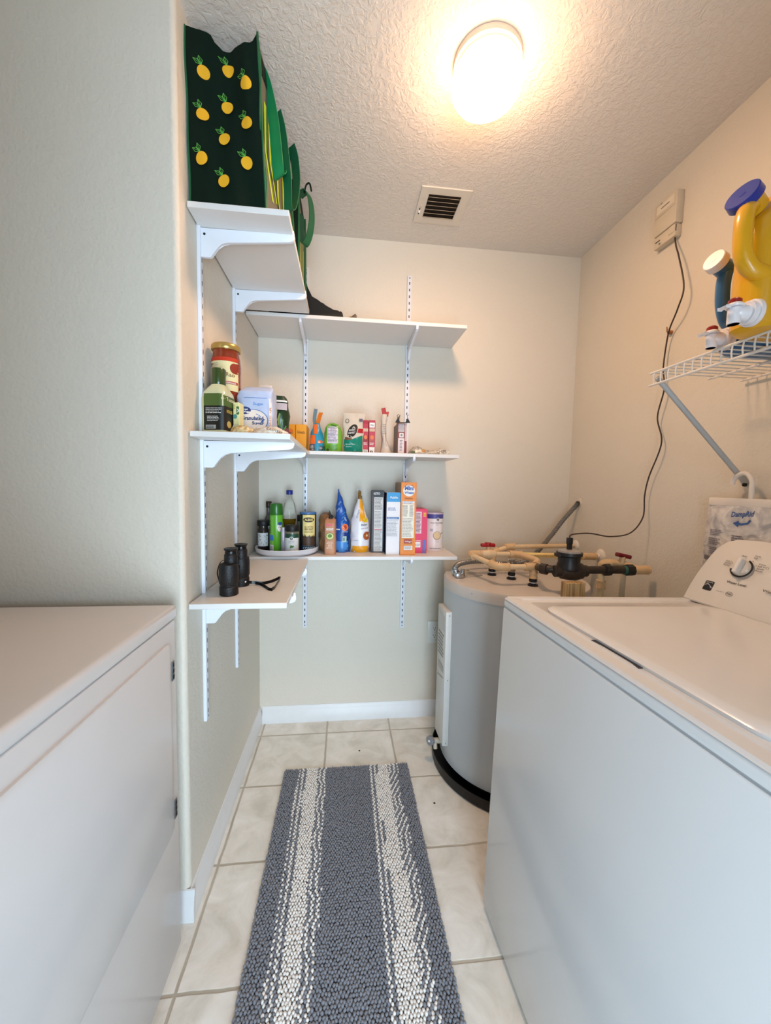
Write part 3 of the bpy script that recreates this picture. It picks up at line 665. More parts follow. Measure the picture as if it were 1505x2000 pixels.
# wall box and its cable
bxr = root('remote_readout_box', (XR, 1.385, 2.245), 'beige plastic meter readout box high on the right wall', 'wall box')
M_BEI = mat('#cfc3ae', .42)
m_ = MB(); m_.box((-.030, -.050, -.030), (0, .050, .085), M_BEI, .003); m_.box((-.026, -.046, -.075), (0, .050, -.032), M_BEI, .002); m_.box((-.0285, -.046, -.060), (-.02, -.018, -.034), M_BEI, .001)
pr = Print(m_, (-.030, 0, 0), (0, -1, 0), (0, 0, 1)); pr.rect(-.040, .045, .040, .075, mat('#ddd2bf', .4)); pr.line([(-.02, .06), (.018, .06)], .003, M_DARK); pr.line([(-.046, .035), (.046, .035)], .0012, mat('#9f9480', .5)); pr.line([(-.042, -.052), (-.020, -.052)], .003, M_DARK)
m_.build('housing', bxr)
for (y_, z_) in ((.02, .079), (.02, -.066)): MB().lathe([(0, -.026), (.0035, -.0255), (.004, -.023)], (-.005, y_, z_), M_GREY, 8, 'x').build('screw', bxr)
cab = catmull([(1.194, 1.350, 2.169), (1.192, 1.345, 2.155), (1.180, 1.325, 2.12), (1.172, 1.301, 2.07), (1.170, 1.270, 1.955), (1.171, 1.29, 1.89), (1.185, 1.335, 1.838), (1.190, 1.352, 1.78), (1.188, 1.355, 1.70), (1.184, 1.340, 1.62), (1.184, 1.362, 1.521), (1.184, 1.335, 1.421), (1.184, 1.383, 1.297), (1.180, 1.394, 1.223), (1.165, 1.378, 1.137), (1.115, 1.376, 1.075), (1.02, 1.36, 1.062), (.93, 1.345, 1.075), (.875, 1.34, 1.075), (.842, 1.336, 1.070), (.838, 1.335, 1.058)], 10)
tag(MB().tube(cab, .0026, mat('#3b2c25', .5), 8).build('meter_cable'), 'thin brown cable drooping down the right wall to the water meter', 'cable')
m_ = MB(); m_.lathe([(.008, 0), (.007, -.012), (.003, -.016), (0, -.017)], (XR, 1.352, 1.833), mat('#b0784c', .5), 12, 'x'); m_.tube([(1.19, 1.352, 1.835), (1.178, 1.340, 1.845), (1.182, 1.338, 1.83)], .002, mat('#b0784c', .5), 6)
tag(m_.build('cable_clip'), 'small brown cable clip nailed to the right wall', 'clip')

# ================================================================== WIRE SHELF ON THE RIGHT WALL
ws = root('wire_shelf', (XR, .65, 1.585), 'white coated wire shelf on the right wall holding the detergent jugs', 'shelf'); WSo = Vector((XR, .65, 1.585))
M_WIRE = mat('#ddd7cf', .35)
def W_(*p): return Vector(p) - WSo
m_ = MB(); m_.tube([W_(.9, .22, 1.588), W_(.9, 1.072, 1.588)], .0034, M_WIRE, 8); m_.build('rail', ws)
m_ = MB(); m_.tube([W_(.9, .22, 1.553), W_(.9, 1.074, 1.553)], .0034, M_WIRE, 8); m_.build('rail', ws)
for x_ in (.975, 1.085, 1.195):
    m_ = MB(); m_.tube([W_(x_, .22, 1.580), W_(x_, 1.066, 1.580)], .0034, M_WIRE, 8); m_.build('rail', ws)
m_ = MB(); y = 1.058
while y > .24:
    m_.tube([W_(.9, y, 1.553), W_(.898, y, 1.57), W_(.9, y, 1.5855), W_(.908, y, 1.5865), W_(1.0, y, 1.5865), W_(1.1, y, 1.5865), W_(1.203, y, 1.5865)], .0019, M_WIRE, 6); y -= .0254
o_ = m_.build('cross_wires', ws)
m_ = MB(); a = W_(.905, 1.052, 1.572); b = W_(1.192, 1.040, 1.287); m_.tube([a, a + (b - a) * .5, b], .0075, mat('#b4b6b6', .4), 12); m_.cyl(b + V(-.004, 0, .01), b + V(.016, 0, -.015), .0095, mat('#b4b6b6', .4)); m_.lathe([(0, -.012), (.005, -.010), (.006, -.004)], b + V(.016, -.004, -.022), M_DARK, 10, 'x'); m_.build('diagonal_brace', ws)
m_ = MB(); m_.tube([W_(1.10, .60, 1.555), W_(1.10, .835, 1.555)], .0065, M_WIRE, 12); m_.cyl(W_(1.10, .80, 1.548), W_(1.10, .80, 1.585), .010, M_WIRE, 12); m_.cyl(W_(1.10, .70, 1.548), W_(1.10, .70, 1.585), .010, M_WIRE, 12); m_.build('hanging_rod', ws)

# detergent jugs
def jug(loc, label, colA, capc, body_pl, thick, handle, cap, spig, group, name='detergent_jug', hr_=.017):
    t = root(name, loc, label, 'detergent jug', group)
    MJ = mat(colA, .28, var=.02, coat=.3, bump=.06, bscale=8); L = Vector(loc)
    m_ = pouch_mesh(body_pl, MJ, n=64, e=2.7, sub=6); m_.build('body', t)
    m_ = MB(); m_.tube(catmull([Vector(p) - L for p in handle], 8), hr_, MJ, 18); m_.build('handle', t)
    c, d, rr = cap; c = Vector(c) - L; d = Vector(d).normalized(); m_ = MB(); m_.cyl(c - d * .035, c, rr * .82, MJ, 28); m_.build('neck', t)
    m_ = MB(); m_.cyl(c - d * .004, c + d * .016, rr, mat(capc, .3, coat=.3), 36, rr * .97); m_.cyl(c + d * .015, c + d * .0165, rr * .2, mat(capc, .3)); m_.build('cap', t)
    s0, sd, k = spig; s0 = Vector(s0) - L; sd = Vector(sd).normalized(); WH = mat('#e4e2e6', .3, coat=.2)
    sp_ = MB(); sp_.cyl(s0 - sd * .006, s0 + sd * .003, .031 * k, WH, 36); sp_.cyl(s0, s0 + sd * .016 * k, .027 * k, WH, 36); sp_.cyl(s0 + sd * .014 * k, s0 + sd * .042 * k, .020 * k, WH, 28, .015 * k)
    e = s0 + sd * .042 * k; sp_.cyl(e + V(0, 0, .012 * k), e + V(0, 0, -.026 * k), .0135 * k, WH, 28)
    sp_.lathe([(0, .0), (.018 * k, .001), (.019 * k, .004), (.014 * k, .009), (0, .010)], e + V(0, 0, .012 * k), WH, 28); sp_.box(e + sd * .008 + V(-.012, -.010, .008), e + sd * .034 + V(.006, .006, .012), WH, .003)
    so = sp_.build('spigot', t)
    m_ = MB(); m_.lathe([(.0135 * k, .0), (.0135 * k, .006), (.009 * k, .0095), (0, .0105)], e + V(0, 0, .010 + .012 * k), mat('#8f1515', .3, coat=.4), 24); m_.build('button', so)
    m_ = MB(); m_.lathe([(.0115 * k, -.0262 * k - .0004), (0, -.0262 * k - .0004)], e, mat('#4f6f9e', .4), 24); m_.build('outlet', so)
    return t
jug((.95, .765, 1.5895), 'yellow detergent jug with blue cap and white spigot, front one on the wire shelf', '#d9a21a', '#1c2f8c',
    [(0, .098, .046, 0, 0), (.008, .108, .054, 0, 0), (.10, .109, .055, 0, 0), (.19, .108, .055, .001, 0), (.225, .104, .054, .004, 0), (.262, .086, .050, .020, 0), (.287, .078, .046, .028, 0), (.296, .066, .034, .032, 0)], .115,
    [(.856, .770, 1.850), (.832, .760, 1.832), (.819, .752, 1.805), (.817, .750, 1.765), (.820, .748, 1.732), (.836, .744, 1.706), (.868, .736, 1.694), (.910, .722, 1.694), (.95, .715, 1.705)],
    ((.838, .770, 1.862), (-.86, -.22, .42), .0315), ((.840, .740, 1.616), (-1, .10, -.03), .86), 'detergent jugs on the wire shelf', hr_=.0165)
jug((1.045, .876, 1.5895), 'blue detergent jug with white cap and spigot, behind the yellow one', '#376a98', '#e8e4e2',
    [(0, .100, .044, 0, 0), (.008, .112, .051, 0, 0), (.045, .108, .051, 0, 0), (.075, .084, .050, .018, 0), (.12, .078, .050, .024, 0), (.17, .080, .050, .022, 0), (.20, .088, .049, .012, 0), (.222, .082, .042, .012, 0), (.230, .07, .03, .014, 0)], .10,
    [(.945, .878, 1.800), (.918, .872, 1.785), (.907, .870, 1.760), (.906, .871, 1.725), (.912, .873, 1.69), (.928, .876, 1.660), (.955, .88, 1.645)],
    ((.884, .868, 1.790), (-.90, -.18, .32), .0245), ((.920, .868, 1.615), (-1, .06, -.03), .84), 'detergent jugs on the wire shelf', hr_=.0145)

# hanging moisture absorber bag
ba = root('moisture_absorber_bag', (1.178, 1.02, 1.27), 'clear and white moisture absorber pouch hanging from the shelf brace by a white hook', 'hanging bag'); BO = Vector((1.178, 1.02, 1.27))
m_ = MB(); nx, nz = 14, 16; fr = []
for s_ in (-1, 1):
    vs = []; 
    for j in range(nz + 1):
        for i in range(nx + 1):
            u_, v_ = i / nx, j / nz; e = (1 - (2 * u_ - 1) ** 4) * (1 - (2 * v_ - 1) ** 6)
            y_ = .096 + .014 * v_ - (.205 + .022 * v_) * u_; z_ = -.055 - .255 * v_
            vs.append((s_ * (.002 + .011 * e + .0025 * sin(13 * u_ + 7 * v_) * sin(11 * v_ + 3 * u_) * e) - .004, y_, z_))
    m_.add(vs, [[j * (nx + 1) + i, j * (nx + 1) + i + 1, (j + 1) * (nx + 1) + i + 1, (j + 1) * (nx + 1) + i][::s_] for j in range(nz) for i in range(nx)], mat_foil('#a8a5a6', '#e6dfd8', 22, .3), True)
pr = Print(m_, (-.02, 0, 0), (0, -1, 0), (0, 0, 1)); BL = mat('#3c5f9c', .5); GR = mat('#77727c', .5)
pr.text('DampRid', -.012, -.108, .021, BL, w=.066, bold=.02, shear=.25, rot=.10); pr.line([(.045, -.108), (.038, -.118), (.02, -.122), (.008, -.121)], .006, BL); pr.poly([(.010, -.112), (.010, -.131), (-.006, -.121)], BL)
pr.lines(-.075, -.165, -.035, -.145, 4, GR, seed=3); pr.lines(-.08, -.195, -.038, -.172, 4, GR, seed=4); pr.lines(-.075, -.225, -.042, -.20, 4, GR, seed=5); pr.lines(-.005, -.21, .035, -.155, 8, GR, seed=6)
pr.rect(-.092, -.245, .10, -.232, mat('#6e6768', .5), sk=0)
m_.build('pouch', ba)
m_ = MB(); m_.box((-.012, -.13, -.070), (.006, .092, -.046), mat('#e7ddd2', .35), .002); m_.build('header_bar', ba)
m_ = MB(); m_.ribbon(catmull([(-.004, -.030, -.05), (-.006, -.031, -.02), (-.006, -.030, .005), (-.006, -.015, .024), (-.006, .006, .024), (-.006, .022, .012), (-.006, .028, -.004)], 6), (0, 1, 0), .014, .009, mat('#e7ddd2', .35), None) if False else m_.tube(catmull([(-.004, -.030, -.05), (-.006, -.031, -.02), (-.006, -.030, .005), (-.006, -.015, .026), (-.006, .006, .026), (-.006, .022, .012), (-.006, .026, -.004)], 6), .0065, mat('#e7ddd2', .35), 12); m_.build('hook', ba)
m_ = MB(); vs = []
m_.box((-.012, -.13, -.375), (.006, .112, -.312), mat_foil('#4a4a48', '#a5a29d', 60, .25), .004); m_.build('water_pocket', ba)

# ================================================================== RUG
rg = root('bath_runner', (.025, .975, 0), 'grey and white striped chenille bath runner on the tile floor', 'rug')
RX0, RX1, RY0, RY1 = -.236, .286, .35, 1.603
m_ = MB(); m_.box((RX0 + .004 - .025, RY0 - .975, .001), (RX1 - .004 - .025, RY1 - .004 - .975, .006), mat('#4c4e55', .9), .002); m_.build('backing', rg)
def pile():
    rn = np.random.RandomState(3); sp_ = .0088
    nx = int((RX1 - RX0) / sp_) + 1; ny = int((RY1 - RY0) / (sp_ * .92))
    bm = bmesh.new(); bmesh.ops.create_icosphere(bm, subdivisions=1, radius=1); bm.verts.index_update()
    bv_ = np.array([v.co[:] for v in bm.verts]); bf = np.array([[v.index for v in f.verts] for f in bm.faces]); bm.free()
    VS = []; MI = []
    for j in range(ny):
        for i in range(nx):
            fx = i / (nx - 1); y = RY0 + (j + .5) * sp_ * .92; x = RX0 + fx * (RX1 - RX0) + (sp_ * .25 if j % 2 else -sp_ * .25)
            wig = .004 * sin(y * 9 + 1.3) + .003 * sin(y * 23)
            g = fx + wig
            if g < .105: w_ = 0
            elif g < .175: w_ = (i + j) % 2
            elif g < .262: w_ = 1
            elif g < .335: w_ = (i + j + (j // 9) % 2) % 2
            elif g < .675: w_ = 0
            elif g < .745: w_ = (i % 2)
            elif g < .845: w_ = 1
            elif g < .915: w_ = ((i + j // 2) % 2) if (j // 7) % 3 else (i + j) % 2
            else: w_ = 0
            sx_, sy_, sz_ = .0047 * rn.uniform(.88, 1.12), .0060 * rn.uniform(.85, 1.15), .0072 * rn.uniform(.9, 1.15)
            a = rn.uniform(-.6, .6) + (.5 if .335 < g < .675 else 0) * sin(x * 30 + y * 11); t = rn.uniform(-.35, .35); ty = rn.uniform(-.5, .1)
            p = bv_ * [sx_, sy_, sz_]
            p = np.stack([p[:, 0] + p[:, 2] * t, p[:, 1] + p[:, 2] * ty, p[:, 2]], 1)
            p = np.stack([p[:, 0] * cos(a) - p[:, 1] * sin(a), p[:, 0] * sin(a) + p[:, 1] * cos(a), p[:, 2]], 1)
            hump = .003 * sin(y * 7.3) * sin(x * 9 + 1)
            VS.append(p + [x - .025 + rn.uniform(-.0012, .0012), y - .975 + rn.uniform(-.0012, .0012), .0088 + hump * .4]); MI.append(w_)
    n = len(VS); VS = np.concatenate(VS); nf = len(bf)
    FS = (bf[None] + (np.arange(n) * len(bv_))[:, None, None]).reshape(-1, 3)
    me = bpy.data.meshes.new('pile'); me.vertices.add(len(VS)); me.vertices.foreach_set('co', VS.astype(np.float32).ravel())
    me.loops.add(FS.size); me.loops.foreach_set('vertex_index', FS.astype(np.int32).ravel())
    me.polygons.add(len(FS)); me.polygons.foreach_set('loop_start', np.arange(0, FS.size, 3, dtype=np.int32)); 
    me.polygons.foreach_set('material_index', np.repeat(np.array(MI, dtype=np.int32), nf)); me.polygons.foreach_set('use_smooth', np.ones(len(FS), dtype=bool))
    me.materials.append(mat('#7b7e86', .9, var=.12, nscale=60, sheen=.3)); me.materials.append(mat('#e4e0da', .9, var=.05, sheen=.3))
    me.update(calc_edges=True); me.validate()
    o = bpy.data.objects.new('pile', me); COL.objects.link(o); o.parent = rg; o['kind'] = 'stuff'
pile()


# ================================================================== GROCERIES
def carton(name, loc, w, d, h, col, label, cat='box', art=None, yaw=0, group=None, side=None, open_top=False, rough=.45):
    """spine towards -Y, w wide, d deep, standing on z=0"""
    m_ = MB(); c = mat(col, rough, var=.02); m_.box((-w / 2, 0, 0), (w / 2, d, h), c, .0012, 1)
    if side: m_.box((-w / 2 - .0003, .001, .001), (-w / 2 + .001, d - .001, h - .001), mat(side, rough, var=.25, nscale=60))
    if art: art(Print(m_, (-w / 2, -.0005, 0), (1, 0, 0), (0, 0, 1), flat=True), w, h)
    o = m_.build(name, loc=loc, rot=(0, 0, yaw)); tag(o, label, cat, group); return o
WHT = mat('#e6e4e0', .5); TX = mat('#55555a', .6); TXL = mat('#8b8b92', .6); BLK = mat('#121214', .5)
Z3 = ZBk[3] + TH; Z2 = ZBk[2] + TH; Z2L = ZL[2] + TH; Z3L = ZL[3] + TH; Z1L = ZL[1] + TH; Z1 = ZBk[1] + TH

def a_keto(p, w, h):
    p.rect(.003, h - .028, w - .003, h - .002, mat('#2b2b2e', .5)); p.text('KETO', .008, h - .020, .011, WHT, w=.030, bold=.03)
    p.rect(.011, .006, w - .006, h - .032, mat('#d9d7d2', .5)); p.lines(.014, .205, w - .008, h - .036, 9, TX, seed=1); p.lines(.014, .12, w - .008, .20, 12, TXL, seed=2)
    p.rect(.012, .110, w - .008, .114, mat('#c05a62', .5)); p.lines(.014, .010, w - .008, .108, 16, TXL, seed=3)
carton('cereal_box', (.159, 1.806, Z3), .058, .142, .297, '#3a3a3e', 'tall dark grey box with white nutrition panel, between gold bag and white box', art=a_keto, yaw=R_(-2), side='#6a1a2a', group='boxes on the lowest shelf')
def a_pub(p, w, h):
    p.rect(.0, h - .043, w, h, mat('#2c93cf', .45)); p.text('Publix', .017, h - .028, .010, WHT, w=.036, bold=.02)
    p.lines(.006, h - .085, w * .8, h - .068, 2, mat('#8a94b8', .5), seed=2); p.rect(.002, .166, w - .006, .176, mat('#2d6fae', .5)); p.lines(.005, .168, w - .012, .174, 1, WHT, seed=8, rag=.1)
    p.lines(.002, .085, w - .008, .162, 12, TXL, fill=.3, seed=4)
carton('cereal_box', (.2262, 1.752, Z3), .064, .195, .290, '#e2e2e6', 'tall white box with light blue top band, left of the tall orange box', art=a_pub, yaw=0.0, side='#1e2a4a', group='boxes on the lowest shelf')
def a_mini(p, w, h):
    p.ell(w / 2, h - .038, .027, .027, WHT, 28); p.text('Mini', .016, h - .036, .019, mat('#3a64b0', .5), w=.041, bold=.05); p.text('Wheats', .015, h - .053, .012, mat('#3a64b0', .5), w=.043, bold=.04); p.text('Frosted', .020, h - .017, .007, mat('#9a4a3a', .5), w=.033)
    p.text('ORIGINAL', .016, h - .077, .007, mat('#7a3418', .5), w=.040)
    p.rect(.007, .080, w - .009, .238, mat('#ece6d6', .5)); p.rect(.007, .240, w - .009, .252, WHT); p.lines(.010, .241, w - .012, .251, 2, mat('#4c7ab0', .5), seed=1)
    p.lines(.009, .180, w * .5, .235, 9, TX, seed=2, fill=.35); p.lines(w * .56, .180, w - .012, .235, 9, TX, seed=9, fill=.35); p.lines(.009, .086, w - .012, .175, 13, TXL, seed=3, fill=.3)
    p.rect(.017, .055, w - .017, .074, mat('#a02c2c', .5)); p.text("Kellogg's", .021, .059, .010, WHT, w=.033, shear=.2); p.rect(.017, .025, w - .015, .044, WHT); p.lines(.02, .027, w - .018, .042, 3, TX, seed=7)
carton('cereal_box', (.2952, 1.741, Z3), .072, .205, .338, '#e0862c', 'tallest orange cereal box with round white badge at its top', art=a_mini, yaw=0.0, side='#a07a58', group='boxes on the lowest shelf')
def a_pink(p, w, h):
    p.rect(.002, .095, w * .52, h - .012, mat('#e3c3cc', .5)); p.lines(.004, .10, w * .48, h - .018, 15, TX, seed=5, fill=.5); p.rect(w * .66, h - .036, w * .88, h - .016, mat('#e0b040', .5)); p.text('1.3', w * .69, h - .032, .009, mat('#8c2c10', .5), w=.008)
    p.rect(.002, .028, w * .47, .055, WHT); p.text('12', .004, .035, .010, BLK, w=.010); p.text('CT', .016, .035, .010, BLK, w=.010); p.rect(w * .66, .0, w * .84, .065, mat('#3a78c8', .5)); p.rect(.002, .060, w * .5, .062, WHT)
carton('snack_box', (.3665, 1.790, Z3), .058, .15, .212, '#d8305f', 'pink box with a blue stripe between the orange box and the round canister', art=a_pink, yaw=R_(-2), side='#b02a50', group='boxes on the lowest shelf')
# canister
t = root('paper_canister', (.453, 1.893, Z3), 'round white paper canister with purple top band at the right end of lowest shelf', 'canister')
m_ = MB(); m_.lathe([(.046, 0), (.0475, .002), (.0475, .003), (.0465, .004), (.0465, .184), (.046, .187), (0, .187)], (0, 0, 0), mat('#e4dad8', .4), 48)
ba_ = MB(); ba_.v = list(m_.v); ba_.f = list(m_.f)
p = Print(m_, (0, -.046, 0), (1, 0, 0), (0, 0, 1), base=ba_); VI = mat('#4c4a8c', .45)
p.rect(-.0462, .162, .0462, .184, VI, 24, 2); p.ell(.009, .158, .0085, .0085, WHT, 20); p.ell(.009, .158, .0065, .0065, BLK, 18); p.text('p', .0065, .153, .009, WHT, w=.005)
p.text('OLD FASHIONED', -.028, .138, .006, TX, w=.066); p.text('OATS', 0, .129, .004, TXL, w=.012); p.ell(.006, .078, .020, .021, mat('#a58258', .6), 24); p.ell(.006, .079, .0175, .0185, mat('#dcc49c', .7, var=.2, nscale=200), 24); p.line([(.024, .084), (.036, .092)], .004, TXL)
p.lines(-.028, .099, -.012, .112, 3, TXL, seed=2); p.text('42 OZ', -.002, .044, .007, mat('#c9b8b8', .6), w=.02); p.lines(-.028, .010, .030, .016, 1, TX, rag=.05, seed=3)
m_.build('can_body', t); m_ = MB(); m_.lathe([(.0475, .184), (.048, .186), (.048, .191), (.046, .192), (.044, .190), (0, .190)], (0, 0, 0), mat('#c9b6c0', .35), 48); m_.build('lid', t)

# generic soft pouch ---------------------------------------------------
def base_of(m_): b = MB(); b.v = list(m_.v); b.f = list(m_.f); return b

# brown carton-like bag of bread crumbs with black tie, and loaf bag behind
m_ = pouch_mesh([(0, .026, .045, 0, .047), (.05, .026, .045, 0, .047), (.145, .0255, .044, -.001, .047), (.158, .024, .03, 0, .05), (.166, .015, .015, 0, .05)], mat('#b98562', .5, var=.05), crumple=.0006, e=6)
p = Print(m_, (0, -.01, 0), (1, 0, 0), (0, 0, 1), base=base_of(m_))
p.text('Dave', -.018, .130, .014, mat('#e05a70', .5), w=.030, shear=.2, bold=.04, rot=.1); p.lines(-.017, .112, .017, .123, 2, WHT, fill=.6, seed=1, rag=.1); p.ell(0, .086, .0185, .0165, mat('#4e6b2a', .5), 24); p.ell(0, .086, .0165, .0145, mat('#c8cf80', .5), 24); p.ell(0, .088, .010, .008, mat('#5c7f33', .5), 10)
p.lines(-.009, .030, .015, .062, 6, mat('#e8cdb4', .5), seed=3); p.ell(-.012, .055, .0025, .0025, WHT, 8); p.ell(-.012, .032, .0025, .0025, WHT, 8)
o = m_.build('bread_mix_box', loc=(-.064, 1.742, Z3), rot=(0, 0, R_(-2))); tag(o, 'narrow tan carton with green oval emblem, right of the turntable', 'box')
m_ = MB()
for i, (dx, dz) in enumerate(((-.012, .026), (-.016, .016), (-.009, .034), (.01, .010), (.016, .004))): m_.tube(catmull([(0, 0, 0), (dx * .5, .004 * i, dz * .7), (dx, 0, dz)], 5), lambda t_: .0035 * (1.1 - t_), BLK, 6)
m_.lathe([(.010, -.004), (.009, .004), (0, .008)], (0, 0, 0), BLK, 10)
tag(m_.build('black_clip', loc=(-.062, 1.775, Z3 + .170)), 'black bag clip twisted on top of the narrow tan carton', 'clip')
m_ = pouch_mesh([(0, .030, .05, 0, 0), (.05, .034, .055, 0, 0), (.12, .034, .05, 0, 0), (.17, .030, .03, .0, 0), (.185, .01, .012, 0, 0)], mat('#8a6543', .35, var=.35, nscale=45, bump=.4), crumple=.003, seed=4)
tag(m_.build('loaf_bag', loc=(-.0875, 1.885, Z3)), 'clear bag of brown bread standing behind the narrow tan carton', 'bread')

# blue pretzel bag
MB_ = mat('#1d4f9f', .28, var=.25, nscale=25, bump=.25, bscale=30)
m_ = pouch_mesh([(0, .032, .040, 0, 0), (.01, .035, .043, 0, 0), (.07, .035, .042, 0, 0), (.13, .034, .038, 0, 0), (.20, .024, .024, -.006, 0), (.26, .010, .012, -.014, 0), (.30, .0025, .006, -.018, 0)], MB_, crumple=.0022, seed=2, e=2.4)
p = Print(m_, (0, -.05, 0), (1, 0, 0), (0, 0, 1), base=base_of(m_)); LB = mat('#3e86cf', .3)
p.rect(-.031, .004, .031, .055, LB, 10, 6); p.rect(.000, .055, .031, .100, mat('#16357c', .3)); p.ell(.014, .120, .016, .017, mat('#e2733a', .4), 18); p.ell(.014, .120, .009, .010, mat('#b23a1c', .4), 12); p.line([(.004, .124), (.012, .114), (.022, .126)], .003, mat('#f0b890', .4))
p.rect(.003, .050, .022, .078, mat('#a8c6bf', .4)); p.rect(.006, .056, .013, .072, mat('#4f7f73', .4)); p.rect(.002, .098, .028, .100, WHT); p.rect(-.030, .108, -.010, .113, WHT)
for i in range(5): p.line([(-.002, .13 + i * .016), (.014, .142 + i * .017)], .0035, LB)
p.text('Snap', -.022, .190, .012, mat('#9ab8dc', .4), w=.022, rot=.9); p.text('Crisp', -.014, .222, .010, mat('#9ab8dc', .4), w=.022, rot=1.0); p.text('family', .008, .165, .008, WHT, w=.020, rot=-1.1)
o = m_.build('pretzel_bag', loc=(-.010, 1.845, Z3)); tag(o, 'blue snack bag with a pointed folded top, left of the gold and white bag', 'bag')
# gold and white pretzel bag
m_ = pouch_mesh([(0, .040, .038, 0, 0), (.01, .044, .042, 0, 0), (.08, .046, .042, 0, 0), (.14, .044, .036, -.001, 0), (.20, .028, .026, -.004, 0), (.262, .007, .008, -.002, 0), (.30, .0115, .003, -.006, 0)], mat('#d7d9e2', .3, var=.05, bump=.25, bscale=30), crumple=.0022, seed=5, e=2.4)
p = Print(m_, (0, -.05, 0), (1, 0, 0), (0, 0, 1), base=base_of(m_)); GO = mat('#dd9a12', .3, var=.06); GD = mat('#7c5a22', .35)
p.rect(-.042, .002, .042, .034, GO, 14, 4); p.put([(-.004 + (.030 - .020 * j / 20) * i / 10, .150 + .110 * j / 20) for j in range(21) for i in range(11)], [[j * 11 + i, j * 11 + i + 1, j * 11 + i + 12, j * 11 + i + 11] for j in range(20) for i in range(10)], GO)
p.rect(.014, .146, .032, .166, mat('#e3c21c', .3)); p.rect(-.012, .255, .010, .298, GD, 6, 8); p.ell(.030, .082, .017, .020, mat('#a65a2a', .4, var=.2, nscale=120), 18); p.ell(.031, .083, .005, .006, mat('#e8c49c', .4), 10)
p.text('Relax', .004, .128, .010, TX, w=.030, rot=.15, shear=.2); p.text('your snack', .004, .112, .007, TX, w=.034, rot=.12); p.text('Crisps', -.010, .165, .012, mat('#6d7390', .4), w=.040, rot=1.35)
p.rect(-.034, .058, -.012, .062, mat('#b5b8c8', .4), 4, 1, sk=.004)
o = m_.build('pretzel_bag', loc=(.0765, 1.832, Z3)); tag(o, 'gold and white snack bag gathered at the top, left of the dark grey box', 'bag')

# turntable ------------------------------------------------------------
TC = (-.262, 1.806)
m_ = MB(); m_.lathe([(0, 0), (.10, 0), (.128, .003), (.140, .012), (.144, .030), (.1425, .032), (.1405, .030), (.136, .014), (.130, .010), (0, .010)], (0, 0, 0), mat('#d5d6dc', .35), 72)
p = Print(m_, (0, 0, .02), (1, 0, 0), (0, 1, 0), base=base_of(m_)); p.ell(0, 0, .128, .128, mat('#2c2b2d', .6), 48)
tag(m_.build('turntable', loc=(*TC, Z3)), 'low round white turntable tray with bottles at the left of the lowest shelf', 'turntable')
ZT = Z3 + .0112
def jarset(name, loc, label, cat, parts, group=None, yaw=0):
    t = root(name, loc, label, cat, group, rot=(0, 0, yaw))
    for nm, mb_ in parts: mb_.build(nm, t)
    return t
# dark grinder with patterned label
g1 = MB(); g1.lathe([(.024, 0), (.0255, .002), (.0255, .094), (.022, .100), (.022, .112)], (0, 0, 0), mat('#2c2422', .25, coat=.4), 32); p = Print(g1, (0, -.03, 0), (1, 0, 0), (0, 0, 1), base=base_of(g1)); p.rect(-.0253, .018, .0253, .080, mat('#dfe3e6', .5), 18, 2)
rn = random.Random(5)
for i in range(26): x_, z_ = rn.uniform(-.021, .021), rn.uniform(.022, .072); a = rn.uniform(0, 3); p.line([(x_, z_), (x_ + .004 * cos(a), z_ + .004 * sin(a))], .0016, BLK)
g2 = MB(); g2.lathe([(.0265, .112), (.0275, .114), (.0275, .136), (.026, .138), (0, .138)], (0, 0, 0), BLK, 32); g3 = MB(); g3.lathe([(.0215, .100), (.0215, .113)], (0, 0, 0), mat('#a0a0a2', .2), 32)
jarset('spice_grinder', (-.3765, 1.832, ZT), 'spice jar with white speckled label and black cap at turntable left', 'spice jar', [('jar', g1), ('neck', g3), ('cap', g2)], 'jars on the turntable')
# spray can
g1 = MB(); g1.lathe([(.028, 0), (.0295, .003), (.0295, .163), (.0285, .168)], (0, 0, 0), mat('#5fae2e', .3, coat=.3), 40); p = Print(g1, (0, -.035, 0), (1, 0, 0), (0, 0, 1), base=base_of(g1))
p.rect(-.029, .002, -.007, .160, mat('#7cbd4e', .35), 8, 6); p.rect(-.027, .050, -.008, .075, mat('#3a7cc8', .4)); p.rect(-.027, .002, -.008, .030, WHT); p.lines(-.025, .006, -.010, .026, 3, TX, seed=1, rag=.05); p.text('canola', -.021, .082, .009, mat('#2d6b22', .4), w=.06, rot=pi / 2); p.ell(.022, .110, .014, .020, WHT, 20); p.ell(.021, .127, .009, .008, mat('#2d4f9c', .4), 14); p.text('Ca', .014, .108, .008, BLK, w=.010)
g2 = MB(); g2.lathe([(.0288, .166), (.0295, .168), (.029, .205), (.0265, .217), (.018, .221), (0, .222)], (0, 0, 0), mat('#256b1f', .3, coat=.3), 40)
jarset('spray_can', (-.3115, 1.800, ZT), 'tall green spray can with darker green cap on the turntable', 'spray can', [('can', g1), ('cap', g2)])
